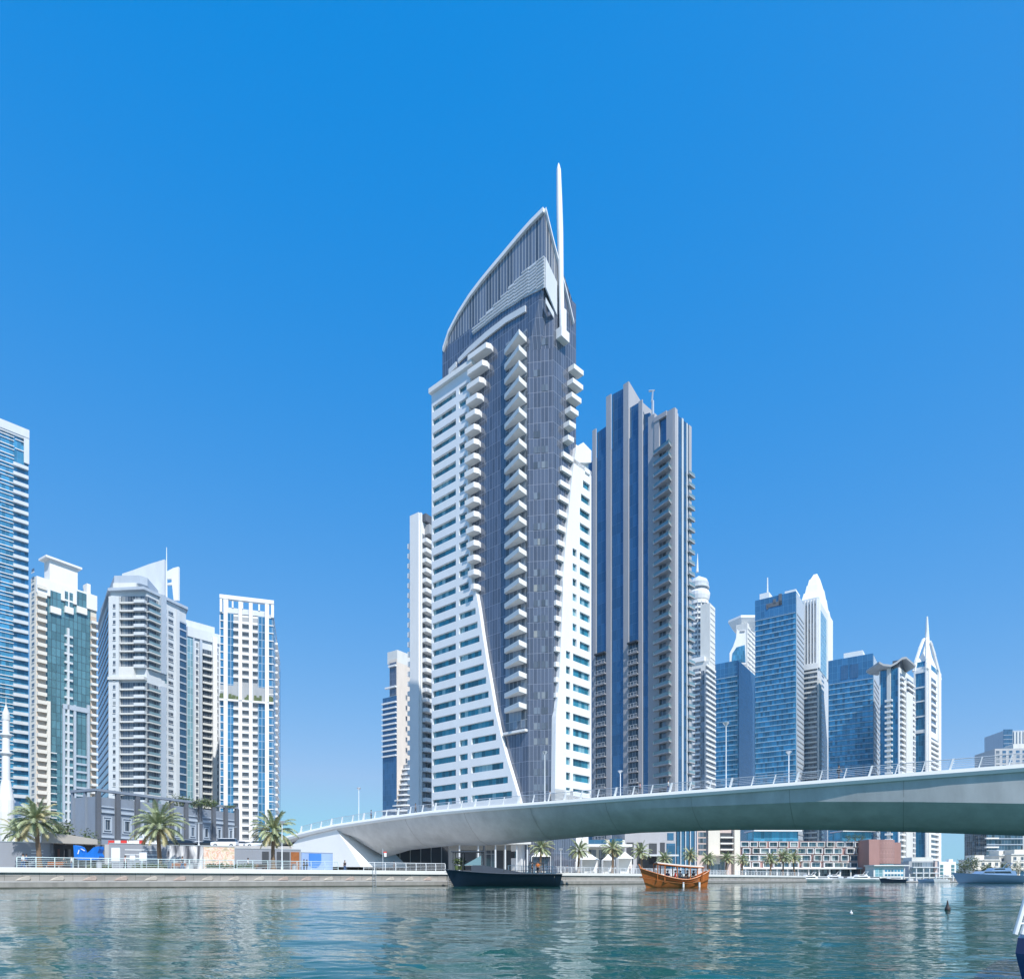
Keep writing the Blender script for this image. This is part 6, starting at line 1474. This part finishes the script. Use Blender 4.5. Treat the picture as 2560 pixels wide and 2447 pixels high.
# ------------------------------------------------------------------ boats
def hull(mb, L, W, sheer, keel, bowrake=.12, sternw=.75, n=14, dirx=1, draft=-.3, flare=.75, nseg=6):
    """x from 0 (stern) to L (bow); sheer(f) deck height; half section from keel to deck"""
    rings = []
    for i in range(n + 1):
        f = i / n; w = W / 2 * (sternw + (1 - sternw) * min(1, f / .35)) * (1 - max(0, (f - .5) / .5) ** 2.2) + .02; zs = sheer(f); ring = []
        for s in range(-nseg, nseg + 1):
            k = abs(s) / nseg; zz = draft + (zs - draft) * k ** 1.15; ww = w * (flare + (1 - flare) * k) * (k ** .45)
            x = L * f + (bowrake * L * (f ** 3) * (k - .3)) - (.03 * L * (1 - f) ** 4) * (k)
            ring.append((x * dirx, math.copysign(ww, s) if s else 0, zz))
        rings.append(ring)
    mb.loft(rings, close=False, caps=False)
    nn = 2 * nseg + 1; b = len(mb.v) - nn * len(rings)
    mb.f.append([b + k for k in range(nn)]); mb.m.append(mb.mi); mb.sm.append(False)
    return rings
def place(root, px, Y, rz): root.location = (gx(px, Y), Y, 0); root.rotation_euler = (0, 0, rz); return root
def hull_part(root, name, m, *a, **k):
    mb = MB(); mb.smooth = True; r = hull(mb, *a, **k); o = mb.build(name, m, root, fix=True); return r
def deck_part(root, rings, m, dz=-.1, name='deck'):
    mb = MB(); L = [(r[0][0], r[0][1] * .97, r[0][2] + dz) for r in rings]; Rr = [(r[-1][0], r[-1][1] * .97, r[-1][2] + dz) for r in rings]; n = len(L)
    mb.add(L + Rr, [[i, i + 1, n + i + 1, n + i] for i in range(n - 1)]); return mb.build(name, m, root)
def rail_part(root, rings, m, r=.05, name='gunwale', dz=.0):
    mb = MB()
    for side in (0, -1):
        for a, b in zip(rings, rings[1:]): mb.tube((a[side][0], a[side][1], a[side][2] + dz), (b[side][0], b[side][1], b[side][2] + dz), r, n=6)
    mb.build(name, m, root)
def dhow():
    root = thing('wooden_dhow', 'varnished wooden dhow with a cloth canopy and seated passengers crossing the water', 'boat', (0, 0, 0)); L = 6.7
    sh = lambda f: .9 + 1.25 * max(0, (f - .35) / .65) ** 1.7 + .95 * max(0, (.38 - f) / .38) ** 1.8
    rings = hull_part(root, 'hull', M['wood'], L, 2.3, sh, None, bowrake=.13, sternw=.45, dirx=-1, draft=-.35, flare=.86)
    deck_part(root, rings, M['wooddark'], -.28); rail_part(root, rings, M['wood'], .075)
    mb = MB(); [mb.tube((a[0][0], a[0][1] * 1.0 - .02, a[0][2] * .55), (b[0][0], b[0][1] * 1.0 - .02, b[0][2] * .55), .04, n=5) for a, b in zip(rings, rings[1:])]; [mb.tube((a[-1][0], a[-1][1] + .02, a[-1][2] * .55), (b[-1][0], b[-1][1] + .02, b[-1][2] * .55), .04, n=5) for a, b in zip(rings, rings[1:])]; mb.build('strake', M['wooddark'], root)
    mb = MB(); mb.tube((-L * 1.02, 0, 1.4), (-L * 1.11, 0, 2.6), .12, .07); mb.build('stem_post', M['wood'], root); mb = MB(); mb.tube((.1, 0, 1.3), (.42, 0, 2.05), .10, .07); mb.build('stern_post', M['wood'], root)
    # canopy on posts
    mb = MB(); R2 = []
    for i in range(9):
        f = i / 8; x = -(.5 + 5.05 * f); z = 2.3 + .42 * f ** 1.6; R2.append([(x, -1.05, z - .1), (x, -.6, z + .08), (x, 0, z + .14), (x, .6, z + .08), (x, 1.05, z - .1), (x, .6, z + .02), (x, 0, z + .08), (x, -.6, z + .02)])
    mb.loft(R2); mb.build('canopy', M['canopy'], root, fix=True)
    mb = MB()
    for i in range(8):
        for s in (-1.05, 1.05): a = R2[i][0 if s < 0 else 4]; b = R2[i + 1][0 if s < 0 else 4]; mb.tube(a, b, .055, n=5)
    mb.build('canopy_edge', M['wood'], root)
    for f in (.03, .3, .58, .85, 1.0):
        for s in (-1, 1):
            x = -(.5 + 5.05 * f); z = 2.22 + .42 * f ** 1.6; mb = MB(); mb.tube((x, s * (.96 if f < .9 else .72), .8), (x, s * 1.0, z), .055, n=6); mb.build('post', M['wood'], root)
    for f in (.25, .62): mb = MB(); mb.box(-L * f - .7, -L * f + .7, -.85, -.55, .60, .98); mb.box(-L * f - .7, -L * f + .7, .55, .85, .60, .98); mb.build('bench', M['wooddark'], root)
    for f in (.16, .42): mb = MB(); y = -1.12; x = -L * f; mb.tube((x, y, .05), (x, y, .62), .11, .11, 8); mb.build('fender', M['white'], root)
    place(root, 1765, 72.5, .02)
    base = Vector(root.location)
    for dx, dy, a, lb, rz in ((-1.5, -.5, 'darkcloth', 'passenger in dark clothes seated at the stern of the dhow', 2.0), (-2.2, -.5, 'darkcloth', 'passenger in dark clothes seated amidships in the dhow', 1.7), (-3.5, -.5, 'redpaint', 'passenger in red seated under the dhow canopy', 1.2), (-4.1, .5, 'bluecloth', 'passenger in blue seated toward the bow of the dhow', 3.3), (-2.7, .5, 'whiteshirt', 'passenger in white on the far bench of the dhow', 3.1)):
        person((base.x + dx, base.y + dy, .98), rz, lb, a, 'darkcloth', 'sit', 1.0, 'passengers on the dhow')
dhow()
def navy_boat():
    root = thing('navy_boat', 'long dark navy boat moored at the quay in front of the bridge', 'boat', (0, 0, 0)); L = 14.2
    sh = lambda f: 1.62 + .12 * f + .5 * max(0, (f - .45) / .55) ** 1.6
    rings = hull_part(root, 'hull', M['navy'], L, 4.2, sh, None, bowrake=.10, sternw=.86, dirx=-1, draft=-.4, flare=.8)
    deck_part(root, rings, M['navygrey'], -.12); rail_part(root, rings, M['navygrey'], .07)
    def prof(pts, y0, y1, nm, m): mb = MB(); mb.solid([(-x, y0, z) for x, z in pts], [(-x, y1, z) for x, z in pts]); mb.build(nm, m, root)
    prof([(4.2, 1.6), (11.6, 1.9), (11.6, 2.75), (10.0, 2.80), (7.6, 2.35), (4.2, 1.75)], -1.45, 1.45, 'cabin', M['navygrey'])
    prof([(10.3, 2.8), (12.6, 2.8), (10.3, 4.1)], -1.25, 1.25, 'windscreen', G['rail'])
    for x in (10.2, 12.7, 14.0):
        for y in (-1.3, 1.3): mb = MB(); mb.tube((-x, y, 2.2), (-x, y, 4.55), .06, n=6); mb.build('post', M['dark'], root)
    mb = MB(); mb.tube((-9.9, -1.2, 2.4), (-9.9, -1.2, 5.4), .16, n=8); mb.build('mast', M['dark'], root)
    mb = MB(); mb.box(-14.3, -9.9, -1.5, 1.5, 4.56, 4.68); mb.build('awning', M['navygrey'], root)
    for x, y in ((13.6, -.9), (12.9, .7), (13.2, -.2)):
        rng = random.Random(int(x * 10)); mb = MB(); leaves(mb, (-x, y, 3.35), .5, .5, .65, 90, .16, rng); mb.lathe((-x, y), [(.22, 2.2), (.28, 2.75)], 10); mb.build('potted_plant', M['leaf'], root)
    for x in (2.0, 3.9): mb = MB(); [mb.tube((-x, y, 1.5), (-x, y, 3.1), .05, n=6) for y in (-1.2, 1.2)]; mb.tube((-x, -1.2, 3.1), (-x, 1.2, 3.1), .05, n=6); mb.build('frame', M['dark'], root)
    for y in (-1.2, 1.2): mb = MB(); mb.tube((-2.0, y, 3.1), (-3.9, y, 3.1), .05, n=6); mb.build('frame', M['dark'], root)
    mb = MB()
    for k in range(8): mb.tube((-1 - k * .9, -1.95, 1.55), (-1 - k * .9, -1.95, 2.1), .03, n=5)
    mb.tube((-1, -1.95, 2.1), (-7.3, -1.95, 2.1), .03, n=5); mb.build('guard_rail', M['dark'], root)
    for x0, x1 in ((-.3, 1.6), (-13.9, -15.6)): mb = MB(); mb.tube((x0, .6, 1.7), (x1, 2.6, 1.9), .03, n=5); mb.build('mooring_rope', M['canopy'], root)
    place(root, 1396, 88.5, -.02); b = Vector(root.location)
    person((b.x - 2.8, b.y - .4, 1.6), 2.5, 'person in an orange vest standing at the stern of the navy boat', 'orangevest', 'darkcloth', 'stand', 1.0)
    person((b.x - 3.5, b.y + .4, 1.6), 1.5, 'person in dark clothes standing inside the stern frame of the navy boat', 'darkcloth', 'darkcloth', 'stand', 1.0)
navy_boat()
def yacht(px, Y, L, label, hm, sm, rz=0.0, W=None, dirx=1, hh=1.5, group='moored yachts', fly=True):
    root = thing('motor_yacht', label, 'boat', (0, 0, 0), group); W = W or L * .28; k = L / 15
    sh = lambda f: hh + hh * .35 * f ** 2
    rings = hull_part(root, 'hull', hm, L, W, sh, None, bowrake=.12, sternw=.85, dirx=dirx, draft=-.3, flare=.8)
    deck_part(root, rings, M['gel'] if sm is M['gel'] else sm, -.06)
    def prof(pts, hw, nm, m): mb = MB(); mb.solid([(x * dirx, -hw, z) for x, z in pts], [(x * dirx, hw, z) for x, z in pts]); return mb.build(nm, m, root)
    z = hh + .02
    prof([(L * .14, z), (L * .74, z + .12), (L * .64, z + 1.0 * k), (L * .16, z + 1.1 * k)], W * .36, 'cabin', sm)
    prof([(L * .22, z + .45 * k), (L * .665, z + .52 * k), (L * .63, z + .92 * k), (L * .24, z + .95 * k)], W * .365, 'cabin_window', M['yachtdark'])
    if fly:
        prof([(L * .2, z + 1.11 * k), (L * .52, z + 1.02 * k), (L * .46, z + 1.75 * k), (L * .22, z + 1.8 * k)], W * .28, 'flybridge', sm); prof([(L * .30, z + 1.35 * k), (L * .485, z + 1.3 * k), (L * .455, z + 1.62 * k), (L * .31, z + 1.65 * k)], W * .285, 'flybridge_window', M['yachtdark'])
        mb = MB(); mb.tube((L * .24 * dirx, -W * .2, z + 1.8 * k), (L * .17 * dirx, -W * .2, z + 2.9 * k), .06); mb.tube((L * .24 * dirx, W * .2, z + 1.8 * k), (L * .17 * dirx, W * .2, z + 2.9 * k), .06); mb.tube((L * .17 * dirx, -W * .2, z + 2.9 * k), (L * .17 * dirx, W * .2, z + 2.9 * k), .06); mb.build('radar_arch', sm, root)
    mb = MB()
    pts = [(r[0][0], r[0][1] * .95, r[0][2]) for r in rings[7:]]
    for a in pts[::2]: mb.tube(a, (a[0], a[1], a[2] + .6), .025, n=5)
    for a, b in zip(pts, pts[1:]): mb.tube((a[0], a[1], a[2] + .6), (b[0], b[1], b[2] + .6), .02, n=5)
    mb.build('guard_rail', M['steel'], root)
    mb = MB(); [mb.tube((a[0][0], a[0][1] - .01, .22), (b[0][0], b[0][1] - .01, .22), .035, n=4) for a, b in zip(rings[:-2], rings[1:-1])]; mb.build('boot_stripe', M['navy'], root)
    place(root, px, Y, rz); return root
yacht(2552, 158, 15.2, 'large steel blue motor yacht moored at the right', M['yachtblue'], M['yachtblue2'] if 'yachtblue2' in M else M['yachtblue'], dirx=-1, hh=1.9)
yacht(2262, 200, 7.2, 'small boat with a dark hull moored below the ticket pavilion', M['navy'], M['gel'], dirx=-1, hh=1.0, fly=False)
yacht(2345, 205, 6.0, 'pale blue covered boat beside the pontoon', M['yachtblue'], M['yachtblue'], dirx=-1, hh=.8, fly=False)
yacht(2372, 195, 4.2, 'small white boat left of the blue yacht', M['gel'], M['gel'], dirx=-1, hh=.9, fly=False)
wl = ('first white yacht of the row below the box frames, nearest the palms', 'second white yacht of the row below the box frames', 'third white yacht of the row below the box frames', 'fourth white yacht of the row, in the middle', 'fifth white yacht of the row, before the column arcade', 'last white yacht of the row, beside the dark-hulled boat')
for i, (px, Y, L) in enumerate(((2050, 222, 12), (2078, 228, 10), (2112, 234, 13), (2146, 230, 11), (2180, 226, 13), (2208, 232, 11))): yacht(px, Y, L, wl[i], M['gel'], M['gel'], dirx=-1, hh=1.1, rz=.25, fly=i % 2 == 0)
yacht(2600, 230, 11, 'white yacht behind the blue yacht at the right edge', M['gel'], M['gel'], dirx=-1, hh=1.2)
def pontoon():
    Y = 215; root = thing('pontoon', 'low floating pontoon with white piles among the moored boats', 'pontoon', (gx(2270, Y), Y, 0))
    mb = MB(); mb.box(gx(2255, Y), gx(2400, Y), Y, Y + 2.2, .12, .5); mb.build('deck', M['concrete'], root)
    mb = MB(); mb.box(gx(2255, Y), gx(2400, Y), Y + .1, Y + 2.1, -.4, .119); mb.build('floats', M['dark'], root)
    for p in (2262, 2275, 2292, 2310, 2325, 2341, 2360, 2384): mb = MB(); mb.tube((gx(p, Y), Y + .3, -.5), (gx(p, Y), Y + .3, gz(2183 if p % 3 else 2170, Y)), .2, n=8); mb.build('pile', M['white'], root)
    for p in (2280, 2300, 2330): mb = MB(); mb.box(gx(p, Y) - .9, gx(p, Y) + .9, Y + .8, Y + 1.6, .501, 1.3); mb.build('locker', M['pale'], root)
pontoon()
def buoys():
    Y = 19.6; x = gx(2369, Y); root = thing('buoy', 'dark conical buoy floating on the right part of the water', 'buoy', (x, Y, 0)); s = Y / F
    mb = MB(); mb.smooth = True; mb.lathe((x, Y), [(4 * s, -.06), (6.5 * s, 0), (6 * s, .05), (4 * s, .10), (2.6 * s, .16), (1.6 * s, .24), (1.1 * s, .28), (.2 * s, .285)], 14); mb.build('body', M['buoy'], root, fix=True)
    mb = MB(); mb.tube((x + 4 * s, Y, .04), (x + 8.5 * s, Y, .06), 1.6 * s, 1.0 * s, 8); mb.build('mooring_eye', M['buoy'], root)
    Y = 17.4; x = gx(2128, Y); root = thing('buoy', 'tiny white float on the water below the yacht row', 'buoy', (x, Y, 0)); mb = MB(); mb.smooth = True; mb.lathe((x, Y), [(.02, -.03), (.04, 0), (.036, .035), (.02, .055), (.008, .06), (.008, .10), (.002, .105)], 12); mb.build('float', M['white'], root, fix=True); mb = MB(); mb.lathe((x, Y), [(.042, -.005), (.042, .01)], 12); mb.build('band', M['dark'], root, fix=True)
buoys()
def near_boat():
    Y = 5.2; x = gx(2532, Y); zt = gz(2343, Y); root = thing('moored_launch', 'dark blue launch with a white bow rail in the lower right corner', 'boat', (x, Y, 0))
    def sec(z, k): return [(x + k, Y - 1.8, z), (x + k * .6, Y - .9, z), (x + .02 + k, Y, z), (x + .68 + k, Y + .8, z), (x + 1.75, Y + 1.9, z), (x + 4, Y + 2.3, z), (x + 4, Y - 1.8, z)]
    mb = MB(); mb.loft([sec(-.4, .10), sec(0, .08), sec(zt - .12, 0), sec(zt, .02)]); mb.build('hull', M['boatblue'], root, fix=True)
    mb = MB(); mb.loft([sec(zt + .002, .05), sec(zt + .03, .06)]); mb.build('toe_rail', M['pale'], root, fix=True)
    for k in (0, .09):
        mb = MB(); a = Vector((x - .02 + k * .6, Y - .05, zt + .03)); b = a + Vector((.125, .0, .42)); mb.tube(a, b, .017, n=8); mb.tube(b, b + Vector((2.5, .6, .05)), .013, n=8); mb.build('bow_rail', M['whitepaint'], root)
    for j in range(3): c = Vector((x - .02 + .125 * (.2 + j * .3), Y - .05, zt + .03 + .42 * (.2 + j * .3))); mb = MB(); mb.tube(c, c + Vector((.054, 0, 0)), .009, n=6); mb.build('rung', M['whitepaint'], root)
near_boat()

# ------------------------------------------------------------------ light sea haze over the far bank
def haze():
    m = bpy.data.materials.new('haze'); m.use_nodes = True; t = m.node_tree; t.nodes.clear()
    v = t.nodes.new('ShaderNodeVolumePrincipled'); v.inputs['Color'].default_value = (.62, .86, 1, 1); v.inputs['Density'].default_value = .00012; v.inputs['Anisotropy'].default_value = .3
    o = t.nodes.new('ShaderNodeOutputMaterial'); t.links.new(v.outputs[0], o.inputs['Volume'])
    mb = MB(); mb.box(-1450, 1750, -180, 1380, -2.5, 205); ob = mb.build('haze', m); ob['kind'] = 'stuff'
    m.cycles.homogeneous_volume = True
haze()
